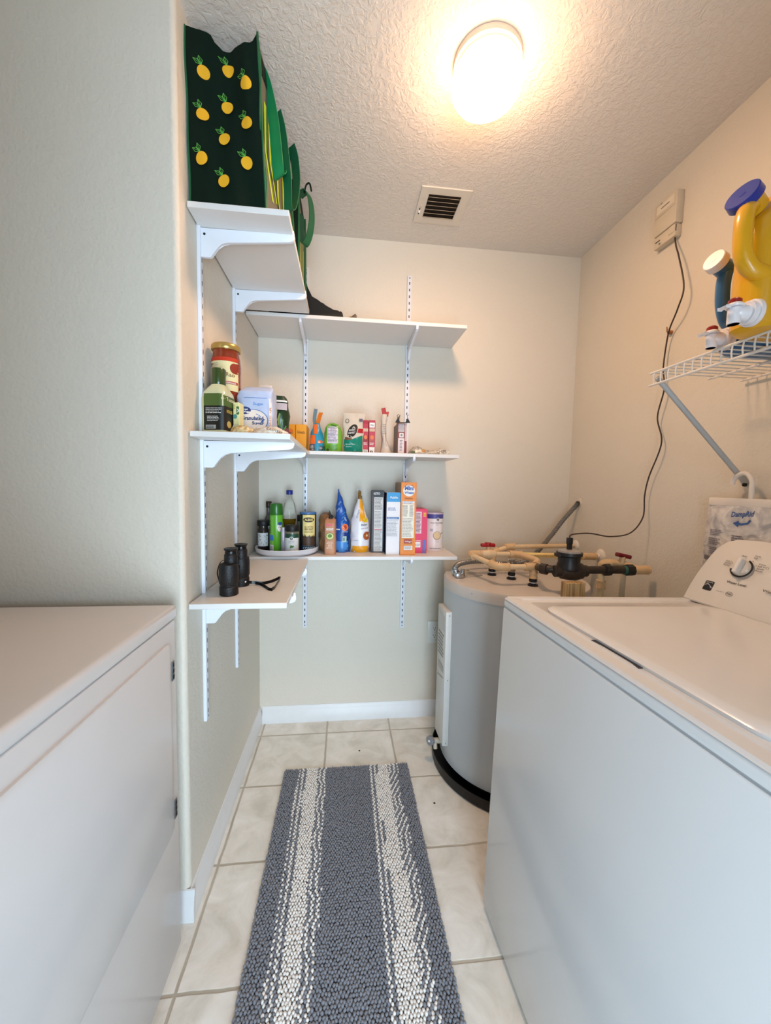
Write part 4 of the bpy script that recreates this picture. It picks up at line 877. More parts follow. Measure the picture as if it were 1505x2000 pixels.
# oil bottle
GL = mat('#eef0ee', .03, trans=1.0, ior=1.2, var=0); OI = mat('#a98a22', .08, trans=.75, ior=1.2, var=.05)
g1 = MB(); g1.lathe([(.028, 0), (.031, .004), (.031, .07), (.024, .095), (.024, .105), (.031, .135), (.031, .175), (.024, .215), (.0135, .245), (.0135, .262)], (0, 0, 0), GL, 32); g1.lathe([(.028, .002), (.0300, .006), (.0300, .07), (.0230, .095), (.0230, .105), (.0300, .133), (.0303, .143), (0, .143)], (0, 0, 0), OI, 32)
g2 = MB(); g2.lathe([(.0145, .258), (.0155, .260), (.0155, .278), (.014, .280), (0, .280)], (0, 0, 0), mat('#1e2f80', .35), 24)
jarset('oil_bottle', (-.262, 1.872, ZT), 'clear plastic oil bottle, half full of yellow oil, with blue cap', 'bottle', [('bottle', g1), ('cap', g2)])
# slim dark bottle behind
g1 = MB(); g1.lathe([(.022, 0), (.025, .003), (.025, .115), (.018, .145), (.012, .160), (.0115, .195)], (0, 0, 0), mat('#55504c', .15, coat=.4), 28); g2 = MB(); g2.lathe([(.0125, .193), (.0135, .195), (.0135, .222), (.012, .224), (0, .224)], (0, 0, 0), mat('#40312c', .3, metal=.4), 24)
jarset('glass_bottle', (-.362, 1.888, ZT), 'slim dark bottle standing behind the green spray can', 'bottle', [('bottle', g1), ('cap', g2)])
# green topped herb jar
g1 = MB(); g1.lathe([(.029, 0), (.0325, .003), (.0325, .088), (.030, .096)], (0, 0, 0), mat('#6b6a58', .2, coat=.4), 40); p = Print(g1, (0, -.04, 0), (1, 0, 0), (0, 0, 1), base=base_of(g1)); p.rect(-.0322, .004, .0322, .066, mat('#dde0de', .5), 20, 2); p.rect(-.0322, .066, .0322, .084, mat('#1f4a38', .4), 20, 2); p.ell(.001, .064, .009, .009, WHT, 18); p.ell(.001, .064, .0065, .0065, mat('#33453e', .4), 16); p.text('p', -.001, .060, .008, WHT, w=.004)
p.text('CILANTRO', -.013, .050, .005, TX, w=.027); p.lines(-.012, .043, .014, .047, 1, TXL, rag=.1); 
for i in range(9): p.ell(.002 + .009 * cos(i * 2.4) * (i / 9), .028 + .005 * sin(i * 2.4) * (i / 9), .004, .003, mat('#4c7d3a', .6), 8, rot=i)
g2 = MB(); g2.lathe([(.030, .094), (.031, .096), (.031, .120), (.029, .123), (0, .123)], (0, 0, 0), BLK, 40)
jarset('spice_jar', (-.236, 1.772, ZT), 'spice jar with white and green label and black lid, front of turntable', 'spice jar', [('jar', g1), ('lid', g2)], 'jars on the turntable')
g1 = MB(); g1.lathe([(.020, 0), (.022, .002), (.022, .125), (.02, .13)], (0, 0, 0), mat('#77736c', .3), 28); g2 = MB(); g2.lathe([(.0215, .13), (.0215, .158), (.02, .160), (0, .160)], (0, 0, 0), BLK, 28)
jarset('spice_jar', (-.206, 1.882, ZT), 'black lidded jar mostly hidden behind the yellow labelled salt tin', 'spice jar', [('jar', g1), ('lid', g2)], 'jars on the turntable')
# salt tin
g1 = MB(); g1.lathe([(.036, 0), (.0375, .002), (.0375, .170), (.037, .172)], (0, 0, 0), mat('#1c2327', .35), 44); p = Print(g1, (0, -.05, 0), (1, 0, 0), (0, 0, 1), base=base_of(g1)); YL = mat('#e2d08a', .45)
p.rect(-.022, .012, .032, .168, YL, 16, 4); p.rect(-.022, .026, .032, .066, mat('#4a3526', .5, var=.2, nscale=90), 16, 3)
for i in range(9): x_ = -.021 + i * .0062; p.poly([(x_ - .004, .064), (x_ + .004, .064), (x_, .072 + .008 * (i in (0, 1)) + .003 * (i % 3))], mat('#3a2a1e', .5))
p.ell(.005, .146, .024, .011, mat('#2a1c12', .5), 26); p.text('ALESSI', -.014, .141, .010, YL, w=.038, bold=.03); p.text('ALL NATURAL', -.013, .110, .007, mat('#5a4630', .5), w=.040); p.text('SEA SALT', -.013, .098, .009, mat('#5a4630', .5), w=.040, bold=.02); p.lines(-.014, .086, .026, .093, 1, mat('#7a6a40', .5), rag=.1)
p.rect(-.034, .0, .035, .026, mat('#173048', .4), 18, 2); p.text('COARSE', -.020, .008, .013, mat('#bcd4e0', .4), w=.056, bold=.02)
g2 = MB(); g2.lathe([(.0375, .171), (.038, .172), (.038, .178), (.037, .180), (0, .180)], (0, 0, 0), mat('#3f6aa0', .35), 44)
jarset('salt_canister', (-.168, 1.816, ZT), 'dark tin with yellow label and blue rim at turntable right', 'canister', [('can_body', g1), ('lid', g2)])
g1 = MB(); g1.lathe([(.009, 0), (.0105, .002), (.0105, .095), (.009, .10), (.009, .112), (0, .113)], (0, 0, 0), mat('#a9a7b4', .3, metal=.3), 20); tag(g1.build('slim_shaker', loc=(-.2755, 1.764, ZT)), 'slim grey tube between the spray can and the green label jar', 'tube')

# ------------------------------------------------------------------ middle shelf, back wall
def a_y(p, w, h):
    p.text('Velveeta' if w > .045 else 'Mac', .006, h - .042, .014, mat('#7a3c10', .5), w=w - .014, shear=.2); p.ell(w * .5, h - .030, w * .30, .010, mat('#d6701c', .4), 20) if w < .045 else None
    for i in range(7): p.ell(w * (.25 + .5 * ((i * .37) % 1)), .012 + .030 * ((i * .61) % 1), .009, .007, mat('#e8a05c', .5), 12, rot=i)
carton('pasta_box', (-.249, 1.800, Z2), .044, .13, .125, '#e39a16', 'small orange-yellow box, nearest the corner on the middle shelf', art=a_y, group='yellow boxes on the middle shelf', side='#b87410')
carton('pasta_box', (-.2005, 1.800, Z2), .048, .13, .126, '#e8a01a', 'small orange-yellow box just left of the orange and blue pouch', art=a_y, group='yellow boxes on the middle shelf', side='#b87410')
# orange / blue pouch folded top
m_ = pouch_mesh([(0, .030, .034, 0, 0), (.01, .032, .036, 0, 0), (.06, .031, .034, 0, 0), (.10, .022, .026, -.002, 0), (.125, .013, .018, 0, 0), (.13, .010, .012, 0, 0)], mat('#2a8aa8', .3, var=.15, bump=.3, bscale=30), crumple=.002, seed=8)
p = Print(m_, (0, -.05, 0), (1, 0, 0), (0, 0, 1), base=base_of(m_)); OR = mat('#e2651c', .35, var=.08)
p.rect(-.031, .035, -.006, .075, OR, 8, 6); p.rect(-.031, .004, -.008, .034, mat('#5c4c52', .4), 8, 4); p.lines(-.028, .007, -.010, .030, 5, WHT, seed=2); p.rect(-.012, .080, .006, .125, OR, 6, 6); p.ell(.016, .045, .013, .007, mat('#c8603a', .4), 12); p.ell(.012, .043, .006, .004, mat('#f0a890', .4), 10); p.rect(.012, .008, .028, .026, mat('#1c3a4c', .4)); p.lines(.013, .01, .027, .024, 3, WHT, seed=3)
m_.ribbon(catmull([(-.008, 0, .122), (-.012, 0, .150), (-.006, 0, .196)], 5), (1, .3, 0), .016, .002, mat('#5f7580', .35)); m_.ribbon(catmull([(.002, -.004, .120), (.008, -.004, .150), (.018, -.004, .180)], 5), (1, -.2, -.1), .018, .002, mat('#d0701c', .35))
tag(m_.build('snack_pouch', loc=(-.128, 1.79, Z2)), 'orange and teal snack pouch twisted shut, beside the left back upright', 'bag')
# green rice bag
m_ = pouch_mesh([(0, .036, .028, 0, 0), (.008, .040, .032, 0, 0), (.05, .041, .034, 0, 0), (.09, .040, .033, 0, 0), (.115, .034, .028, -.001, 0), (.128, .024, .020, -.002, 0), (.134, .010, .009, -.004, 0)], mat('#6aa52c', .3, var=.15, nscale=25, bump=.2, bscale=25), crumple=.0012, seed=11)
p = Print(m_, (0, -.05, 0), (1, 0, 0), (0, 0, 1), base=base_of(m_)); p.rect(-.026, .040, .022, .118, mat('#cdc6d6', .4), 10, 8); p.lines(-.024, .044, .020, .114, 13, TX, seed=6, fill=.4); p.rect(-.026, .078, .022, .0795, TX); p.rect(-.026, .057, .022, .0585, TX); p.line([(-.01, .124), (.012, .119), (.026, .108)], .006, mat('#2c6a22', .4)); p.lines(-.028, .010, .028, .034, 4, mat('#3f7f1e', .4), seed=5); p.ell(-.024, .010, .006, .006, mat('#2a4a1c', .4), 14)
tag(m_.build('rice_bag', loc=(-.054, 1.79, Z2)), 'plump bright green bag with grey nutrition panel on the middle shelf', 'bag')
# quinoa stand-up pouch
m_ = pouch_mesh([(0, .040, .030, 0, 0), (.008, .046, .034, 0, 0), (.05, .047, .030, 0, 0), (.10, .048, .022, .001, 0), (.15, .050, .010, .002, 0), (.183, .052, .002, .003, 0)], mat('#cabfb0', .3, bump=.25, bscale=20), crumple=.0014, seed=13, e=2.2)
p = Print(m_, (0, -.05, 0), (1, 0, 0), (0, 0, 1), base=base_of(m_)); TE = mat('#127a68', .25, var=.1)
G_ = [(-.042 + .084 * i / 24, (.003 + (.060 + .034 * max(0, i / 24 - .45)) * j / 20)) for j in range(21) for i in range(25)]; p.put(G_, [[j * 25 + i, j * 25 + i + 1, j * 25 + i + 26, j * 25 + i + 25] for j in range(20) for i in range(24)], TE)
p.put([(.014 + .030 * i / 4, .092 + .018 * (i / 4) * 0 + .020 * j / 3) for j in range(4) for i in range(5)], [[j * 5 + i, j * 5 + i + 1, j * 5 + i + 6, j * 5 + i + 5] for j in range(3) for i in range(4)], mat('#a5202c', .3))
p.rect(-.038, .058, -.008, .072, mat('#6b4a38', .4), 5, 3); p.ell(-.004, .100, .022, .036, mat('#d9d2c2', .4), 26, rot=-.5); p.ell(-.004, .100, .0200, .034, BLK, 26, rot=-.5); p.text('ANCIENT', -.020, .098, .009, WHT, w=.030, rot=.12); p.text('HARVEST', -.022, .085, .009, WHT, w=.030, rot=.12); p.line([(-.004, .112), (.002, .120), (.008, .112)], .003, WHT); p.line([(-.015, .077), (-.004, .072)], .002, WHT)
p.ell(-.028, .146, .009, .010, mat('#5f5c50', .5), 18); p.ell(-.028, .146, .006, .007, mat('#bdb39c', .5), 14); p.rect(.026, .145, .042, .158, mat('#4f5568', .4)); p.text('Brown Rice', -.034, .036, .006, mat('#bfe0d6', .4), w=.040); p.text('Quinoa', -.034, .025, .006, mat('#bfe0d6', .4), w=.026)
tag(m_.build('grain_pouch', loc=(.037, 1.792, Z2)), 'teal and beige stand-up pouch with black oval logo on middle shelf', 'bag')
def a_red(k):
    def f(p, w, h):
        p.rect(.001, h - .016, w - .001, h - .003, mat('#a32030', .5)) if k == 0 else p.rect(.002, h - .034, w - .003, h - .012, WHT)
        if k == 1: p.text('48g', .005, h - .028, .009, TX, w=.016)
        p.rect(.002, h - .052, w - .002, h - .038, mat('#c8a890', .5)); p.rect(.002, .055, w - .002, h - .07, mat('#8c1c24' if k == 0 else '#a8524c', .5)); p.ell(w / 2, .075, .008, .010, mat('#d87040', .5), 14); p.lines(.004, .040, w - .004, .052, 2, WHT, seed=k); p.rect(.002, .003, w - .002, .018 if k == 0 else .030, WHT); p.text('310' if k == 0 else '8', .005, .005, .010, BLK, w=.014)
    return f
carton('bar_box', (.0935, 1.782, Z2), .026, .15, .153, '#b52a3c', 'slim red box touching the teal pouch on the middle shelf', art=a_red(0), group='slim red boxes on the middle shelf', side='#7a1c28')
carton('bar_box', (.1235, 1.782, Z2), .029, .16, .154, '#b53a48', 'slim red box with white panel at its top, right of its red neighbour', art=a_red(1), group='slim red boxes on the middle shelf', side='#3a2826')
# paper bag folded
m_ = pouch_mesh([(0, .030, .034, .004, 0), (.03, .020, .030, .003, 0), (.07, .011, .024, -.004, 0), (.11, .012, .020, -.008, 0), (.16, .014, .012, -.006, 0), (.185, .012, .006, -.004, 0)], mat('#cbbfb2', .6, var=.08), crumple=.0016, seed=21, e=2.1)
p = Print(m_, (0, -.05, 0), (1, 0, 0), (0, 0, 1), base=base_of(m_)); p.lines(-.012, .09, .004, .14, 6, TX, seed=5, fill=.25); p.line([(.0, .10), (.0, .05), (.008, .035)], .0012, mat('#7a6a5a', .5))
m_.ribbon([(-.005, 0, .180), (-.006, 0, .195), (-.010, 0, .214)], (1, 0, .25), .020, .003, mat('#a83030', .5)); m_.ribbon([(.006, .004, .175), (.008, .004, .188), (.010, .004, .198)], (1, 0, .15), .016, .003, mat('#b04038', .5))
tag(m_.build('paper_bag', loc=(.185, 1.80, Z2)), 'crumpled white paper bag with red folded top on the middle shelf', 'bag')
# brown box with torn open top
def a_rb(p, w, h):
    p.rect(.003, h - .038, .031, h - .004, mat('#c9c4c6', .5)); p.lines(.004, h - .034, .030, h - .006, 5, mat('#8a8288', .5), seed=2, rag=.1, fill=.6); p.rect(.008, h - .064, .028, h - .044, WHT); p.rect(.013, h - .060, .023, h - .048, TXL); p.rect(.003, .006, .031, h - .068, mat('#dccfd0', .5)); p.lines(.010, .014, .024, h - .075, 8, TX, seed=4); p.rect(.034, .0, w, .062, mat('#7c2c2c', .5)); p.rect(.034, .062, w, h, mat('#c8b0ac', .5))
carton('tea_box', (.262, 1.770, Z2), .043, .11, .142, '#8c4a48', 'maroon and white box with torn open flaps, left of the right upright', art=a_rb, side='#6f675e', yaw=R_(2))
m_ = MB(); q = Matrix.Translation((.2455, 1.78, Z2 + .1425)) @ Matrix.Rotation(R_(10), 4, 'Y'); m_.box((-.0008, 0, 0), (.0008, .09, .042), mat('#8a7d70', .6), mx=q)
tag(m_.build('box_flap'), 'raised cardboard flap standing on the torn maroon and white box', 'flap')
m_ = MB(); 
for sx_ in (-1, 1):
    c0 = V(.262 + sx_ * .023, 1.765, Z2 + .146); m_.prism([(-.012, -.002), (.012, -.002), (.0, .020)], .006, BLK, c0); m_.tube([c0 + V(0, -.003, .016), c0 + V(-.004, -.01, .030), c0 + V(.004, -.01, .034)], .0012, BLK, 6)
m_.box((.240, 1.763, Z2 + .1435), (.285, 1.769, Z2 + .147), BLK)
tag(m_.build('binder_clip'), 'black binder clip across the top of the torn maroon box', 'clip')
# flat crumpled packet
m_ = MB(); N1, N2 = 26, 10; vs = []
for s_ in (1, -1):
    base_i = len(vs)
    for j in range(N2 + 1):
        for i in range(N1 + 1):
            u_, v_ = i / N1, j / N2; e = (1 - (2 * u_ - 1) ** 6) * (1 - (2 * v_ - 1) ** 4); hh = .006 + (.024 + .010 * sin(u_ * 9) + .006 * sin(u_ * 23 + v_ * 9)) * e * (1 - .35 * u_)
            vs.append((-.092 + .19 * u_ + .012 * v_ * (u_ > .9), -.045 + .09 * v_, hh + .012 * u_ ** 6 if s_ > 0 else .0015))
W1 = N1 + 1
fs = [[j * W1 + i, j * W1 + i + 1, (j + 1) * W1 + i + 1, (j + 1) * W1 + i] for j in range(N2) for i in range(N1)]; o_ = W1 * (N2 + 1)
fs += [[o_ + q for q in f_[::-1]] for f_ in fs]
ring = [i for i in range(N1 + 1)] + [j * W1 + N1 for j in range(1, N2 + 1)] + [N2 * W1 + i for i in range(N1 - 1, -1, -1)] + [j * W1 for j in range(N2 - 1, 0, -1)]
fs += [[ring[i], o_ + ring[i], o_ + ring[(i + 1) % len(ring)], ring[(i + 1) % len(ring)]] for i in range(len(ring))]
m_.add(vs, fs, mat_foil('#77716a', '#d6d0c4', 28, .3), True); p = Print(m_, (0, -.05, 0), (1, 0, 0), (0, 0, 1), base=base_of(m_)); p.rect(-.034, .012, -.012, .040, mat('#c08a38', .4), 6, 6, sk=-.006); p.text('CHIPS', .035, .008, .016, TX, w=.045); p.rect(-.088, .003, -.066, .015, mat('#4a5a3c', .5))
tag(m_.build('chip_packet', loc=(.386, 1.785, Z2)), 'flat crumpled silver packet lying at the right end of middle shelf', 'bag')

# ------------------------------------------------------------------ middle shelf, left wall
# salad dressing bottle
def sqloop(w, d, r_, z, n=8): return [(x, y, z) for x, y in rrect(-w / 2, -d / 2, w / 2, d / 2, r_, n)]
g1 = MB(); lv = [(.066, .066, .012, 0), (.072, .072, .014, .004), (.073, .073, .014, .10), (.070, .070, .020, .118), (.056, .056, .024, .132), (.040, .040, .0195, .142), (.036, .036, .0175, .146)]
vs = []; 
for a in lv: vs += sqloop(*a)
k = len(vs) // len(lv); g1.add(vs, [[q * k + i, q * k + (i + 1) % k, (q + 1) * k + (i + 1) % k, (q + 1) * k + i] for q in range(len(lv) - 1) for i in range(k)] + [list(range(k))[::-1]], mat('#c4c49c', .15, coat=.6, var=.04, nscale=120), True)
p = Print(g1, (0, -.06, 0), (1, 0, 0), (0, 0, 1), base=base_of(g1)); p.rect(-.024, .078, .034, .112, mat('#475c28', .45), 8, 4); p.rect(-.024, .010, .034, .078, mat('#101310', .45), 8, 6); p.lines(-.018, .056, .030, .073, 4, WHT, seed=1, fill=.3, rag=.05); p.lines(-.014, .034, .028, .050, 4, WHT, seed=2, fill=.3); p.rect(-.018, .013, .012, .024, mat('#8f9290', .5)); p.lines(-.016, .015, .010, .022, 2, BLK, seed=5); p.rect(-.030, .002, .030, .004, mat('#c4c49c', .15))
p2 = Print(g1, (.06, 0, 0), (0, 1, 0), (0, 0, 1), base=base_of(g1)); p2.rect(-.032, .078, .032, .108, mat('#475c28', .45), 8, 4); p2.rect(-.032, .010, .032, .078, mat('#1a1512', .45), 8, 6); p2.text('Tuscan', -.024, .094, .010, mat('#e8e0b0', .5), w=.045); p2.text('HOUSE', -.024, .060, .009, mat('#d8c050', .5), w=.03); p2.ell(-.012, .028, .012, .010, mat('#b5a05a', .5), 12)
g2 = MB(); g2.lathe([(.0185, .140), (.0200, .142), (.0205, .150), (.0205, .186), (.019, .189), (0, .190)], (0, 0, 0), mat('#2f431d', .25, coat=.4), 36)
jarset('dressing_bottle', (-.368, 1.180, Z2L), 'salad dressing bottle with dark green cap and green-black label', 'bottle', [('bottle', g1), ('cap', g2)], yaw=R_(-12))
# bean can with jar on top
g1 = MB(); g1.lathe([(.037, 0), (.038, .002), (.0365, .004), (.0365, .096), (.038, .098), (.037, .100), (.034, .098), (0, .098)], (0, 0, 0), mat('#24306e', .35, coat=.3), 44); p = Print(g1, (0, -.05, 0), (1, 0, 0), (0, 0, 1), base=base_of(g1))
p.text('GOYA', -.012, .070, .024, WHT, w=.060, bold=.04); p.rect(-.03, .062, .036, .064, mat('#d9b070', .4), 12, 1); p.text('frijoles', -.004, .044, .010, WHT, w=.036); p.ell(.010, .022, .024, .016, mat('#191418', .5, var=.5, nscale=150), 18)
jarset('bean_can', (-.370, 1.268, Z2L), 'dark blue food can carrying the big sauce jar', 'can', [('can_body', g1)])
g1 = MB(); g1.lathe([(.038, 0), (.043, .004), (.044, .02), (.044, .12), (.042, .140), (.040, .150), (.0385, .158), (.0385, .168)], (0, 0, 0), mat('#7c2c14', .12, coat=.7, var=.15, nscale=60), 48); p = Print(g1, (0, -.06, 0), (1, 0, 0), (0, 0, 1), base=base_of(g1)); CR = mat('#d9cf9e', .5)
p.rect(-.0438, .040, .0438, .128, CR, 24, 3); p.rect(-.0438, .128, .0438, .140, mat('#b5341c', .4), 24, 2); p.ell(.034, .108, .012, .016, mat('#8c2c1c', .5), 18); p.text('Rao', .012, .082, .012, mat('#7a5a28', .5), w=.022); p.rect(.012, .060, .040, .068, mat('#a5382a', .5), 8, 2); p.text('MARINARA', .013, .061, .005, WHT, w=.024); p.lines(-.036, .100, -.010, .122, 5, TXL, seed=3, fill=.3)
g2 = MB(); g2.lathe([(.0415, .166), (.043, .168), (.043, .180), (.040, .184), (.036, .182), (0, .183)], (0, 0, 0), mat('#b59a58', .28, metal=.6), 48)
jarset('sauce_jar', (-.372, 1.270, Z2L + .1005), 'large red sauce jar with cream label and gold lid stacked on a can', 'jar', [('jar', g1), ('lid', g2)])
# dark bottle behind
g1 = MB(); g1.lathe([(.028, 0), (.030, .003), (.030, .19), (.018, .214), (.0125, .225), (.0125, .236)], (0, 0, 0), mat('#2a1210', .15, coat=.6), 32); p = Print(g1, (0, -.05, 0), (1, 0, 0), (0, 0, 1), base=base_of(g1)); p.rect(-.0295, .085, .0295, .160, mat('#cfc8b8', .5), 16, 3); p.lines(-.004, .092, .026, .152, 6, TX, seed=2); p.rect(-.0295, .160, .0295, .182, mat('#24342a', .4), 16, 2)
g2 = MB(); g2.lathe([(.0135, .232), (.015, .234), (.015, .252), (0, .253)], (0, 0, 0), mat('#a8935c', .3, metal=.5), 28)
jarset('sauce_bottle', (-.387, 1.385, Z2L), 'dark bottle with pale label standing behind the large sauce jar', 'bottle', [('bottle', g1), ('cap', g2)])
# small cream carton
def a_cream(p, w, h):
    p.rect(w * .55, h - .035, w, h - .012, mat('#3f6a34', .5)); p.text('X', w * .6, h - .030, .012, WHT, w=.010); p.ell(w * .35, .055, .006, .007, mat('#4f8a80', .5), 12); p.ell(w * .55, .022, .012, .012, mat('#c8c498', .5), 14); p.lines(w * .1, .075, w * .45, .09, 3, mat('#c8a040', .5), seed=1)
carton('soup_carton', (-.3185, 1.178, Z2L), .018, .034, .096, '#ddd79c', 'small cream and green carton between blue can and sugar bag', art=a_cream, yaw=R_(-8))
# sugar bag
m_ = pouch_mesh([(0, .052, .036, 0, 0), (.005, .055, .039, 0, 0), (.06, .057, .040, 0, 0), (.125, .055, .038, 0, 0), (.142, .053, .034, .002, 0), (.157, .046, .022, .004, .006), (.162, .038, .012, .004, .010)], mat('#b4bfd9', .55, var=.12, nscale=40, bump=.4, bscale=35), crumple=.0018, seed=31, e=5)
p = Print(m_, (0, -.06, 0), (1, 0, 0), (0, 0, 1), base=base_of(m_)); BL2 = mat('#6f97d0', .5); NV = mat('#1f2f66', .5); CRM = mat('#e6d9cf', .55)
p.rect(-.030, .120, .040, .1215, mat('#4f6fae', .5)); p.text('Sugar', -.002, .096, .012, BL2, w=.034, bold=.02); p.ell(.000, .052, .044, .034, mat('#4a68a8', .5), 30); p.ell(-.001, .052, .0425, .0325, CRM, 30); p.ell(-.026, .082, .018, .0115, NV, 24); p.text('Great', -.036, .083, .006, WHT, w=.019, bold=.02); p.text('Value', -.034, .076, .006, WHT, w=.019, bold=.02)
p.text('Granulated', -.036, .053, .012, NV, w=.066, bold=.03); p.text('Sugar', -.004, .037, .012, NV, w=.036, bold=.03); p.rect(.046, .01, .053, .12, CRM, 2, 8); p.text('SUGAR', .052, .035, .005, mat('#c07850', .5), w=.06, rot=pi / 2)
tag(m_.build('sugar_bag', loc=(-.2770, 1.262, Z2L), rot=(0, 0, R_(-3))), 'pale blue paper bag of granulated sugar', 'bag')
# green bean bag behind, with white tray rim
m_ = pouch_mesh([(0, .040, .022, 0, 0), (.01, .044, .026, 0, 0), (.10, .046, .028, 0, 0), (.150, .044, .022, -.001, 0), (.170, .034, .012, -.004, 0)], mat('#16321c', .3, var=.4, nscale=50, coat=.3), crumple=.0015, seed=41)
p = Print(m_, (0, -.05, 0), (1, 0, 0), (0, 0, 1), base=base_of(m_)); 
for i in range(12): x_ = .000 + .036 * ((i * .37) % 1); z_ = .02 + .09 * ((i * .61) % 1); a = .9 + .8 * ((i * .53) % 1); p.line([(x_, z_), (x_ + .018 * cos(a), z_ + .030 * sin(a))], .004, mat('#4f8a3c' if i % 3 else '#8aa648', .5))
p.rect(-.010, .118, .040, .142, mat('#b8aeb4', .4), 6, 3); p.rect(-.04, .146, .040, .152, WHT, 6, 1)
tag(m_.build('vegetable_bag', loc=(-.2445, 1.415, Z2L)), 'dark green bag of green beans behind the sugar bag', 'bag')
m_ = MB(); m_.box((-.018, 0, 0), (.022, .004, .198), mat('#ded4cc', .5), .001); p = Print(m_, (0, -.001, 0), (1, 0, 0), (0, 0, 1), flat=True); p.rect(-.010, .168, .014, .190, mat('#4a2e38', .5)); p.ell(.002, .180, .006, .006, WHT, 12)
tag(m_.build('recipe_card', loc=(-.274, 1.365, Z2L), rot=(R_(-4), 0, R_(4))), 'upright white card with dark square symbol behind the sugar bag', 'card')
# flat bags at shelf front
def lump(name, loc, w, d, h, m, label, seed, art=None, yaw=0):
    m_ = MB(); bm = bmesh.new(); bmesh.ops.create_icosphere(bm, subdivisions=4, radius=1)
    for v in bm.verts:
        c = v.co.copy(); v.co = Vector((c.x * w, c.y * d, max(0, c.z * .9 + .1) * h)); v.co += c * (noise3(c, 5, .12, seed) + noise3(c, 11, .05, seed)) * h * (c.z > .05)
        v.co.z = max(v.co.z, .0004)
    m_.bm(bm, m); bm.free()
    if art: art(Print(m_, (0, -.08, 0), (1, 0, 0), (0, 0, 1), base=base_of(m_)))
    return tag(m_.build(name, loc=loc, rot=(0, 0, yaw)), label, 'bag')
lump('nut_bag', (-.288, 1.128, Z2L), .032, .026, .021, mat_foil('#a8803c', '#d8c49a', 50, .25), 'small clear bag of yellow snacks in front of the sugar bag', 3)
lump('cracker_bag', (-.215, 1.134, Z2L), .052, .030, .020, mat_foil('#b9a184', '#e4dacb', 40, .3), 'white and clear cracker bag lying at the front edge of middle shelf', 9, art=lambda p: (p.text('CRAFTERS', -.004, .012, .007, mat('#3a3440', .5), w=.044, rot=-.28), p.ell(-.045, .006, .012, .008, mat('#3a4a8c', .5), 3)))
lump('spice_packet', (-.172, 1.160, Z2L), .012, .03, .020, mat('#6e2c38', .4, var=.3, nscale=80), 'small maroon packet at the outer corner of the middle left shelf', 14)

# ================================================================== BINOCULARS
bt = root('binoculars', (-.335, 1.205, Z3L), 'black binoculars standing upright on the lowest left shelf board', 'binoculars')
M_B1 = mat('#0c0b0c', .5, bump=.3, bscale=220); M_B2 = mat('#060606', .3)
for k_, yy in enumerate((-.046, .058)):
    c = (-.003 if k_ == 0 else .004, yy, 0)
    m_ = MB(); m_.lathe([(.024, 0), (.0265, .002), (.0265, .026), (.0245, .028), (.0255, .034), (.0275, .037), (.0275, .075), (.026, .092), (.018, .096)], c, M_B1, 40)
    m_.lathe([(.018, .090), (.0195, .096), (.0195, .118), (.0175, .121)], (c[0] + .004, yy * .80, 0), M_B1, 36); m_.build('barrel', bt)
    m_ = MB(); m_.lathe([(.0165, .120), (.0175, .122), (.0170, .130), (.0195, .133), (.0205, .137), (.0195, .138), (.012, .136), (0, .134)], (c[0] + .004, yy * .80, 0), M_B2, 36); m_.build('eyecup', bt)
m_ = MB(); m_.cyl((0, 0, .045), (0, 0, .108), .010, M_B1); m_.box((-.009, -.034, .060), (.009, .045, .072), M_B1, .003); m_.box((-.007, -.034, .092), (.007, .045, .100), M_B1, .002); m_.build('hinge_bridge', bt)
m_ = MB(); m_.lathe([(.011, .108), (.013, .110), (.013, .122), (.011, .124), (0, .124)], (0, 0, 0), M_B2, 24); m_.build('focus_wheel', bt)
m_ = MB(); m_.ribbon(catmull([(.022, .042, .014), (.036, .056, .010), (.055, .060, .008), (.075, .066, .005), (.095, .088, .005), (.112, .112, .008)], 8), (0, .25, 1), .0095, .002, M_B2)
m_.ribbon(catmull([(.050, .056, .008), (.070, .046, .006), (.090, .018, .005), (.104, -.004, .004), (.116, -.012, .004)], 8), (0, .45, .9), .0095, .002, M_B2)
m_.ribbon(catmull([(.112, .112, .009), (.122, .100, .012), (.122, .050, .010), (.120, .010, .006), (.114, -.012, .005)], 6), (.2, .1, 1), .011, .002, M_B2)
m_.ribbon(catmull([(-.012, -.035, .102), (-.026, -.044, .098), (-.034, -.050, .070), (-.030, -.050, .045), (-.024, -.048, .035)], 8), (0, 1, 0), .006, .002, M_B2); m_.build('strap', bt)
m_ = MB(); m_.box((.020, .036, .012), (.026, .046, .020), M_CHROME, .002); m_.build('strap_ring', bt)

# ================================================================== TOTE BAGS ON THE TOP SHELF
M_TG = mat('#05190f', .85, spec=.2, var=.12, nscale=18, bump=.25, bscale=14); M_TGL = mat('#1a5a34', .6); M_HAN = mat('#0f7a48', .55, var=.15, nscale=20)
def tote(loc, label, face_end, L_, W0, Hh, gray, handles, seed, lemons=None, topz=None):
    t = root('tote_bag', loc, label, 'tote bag', 'tote bags on the top shelf'); return t
t = root('tote_bag', (-.320, 1.28, Z1L), 'dark green tote bag printed with yellow lemons on the top shelf', 'tote bag', 'tote bags on the top shelf'); TO = Vector((-.320, 1.28, Z1L))
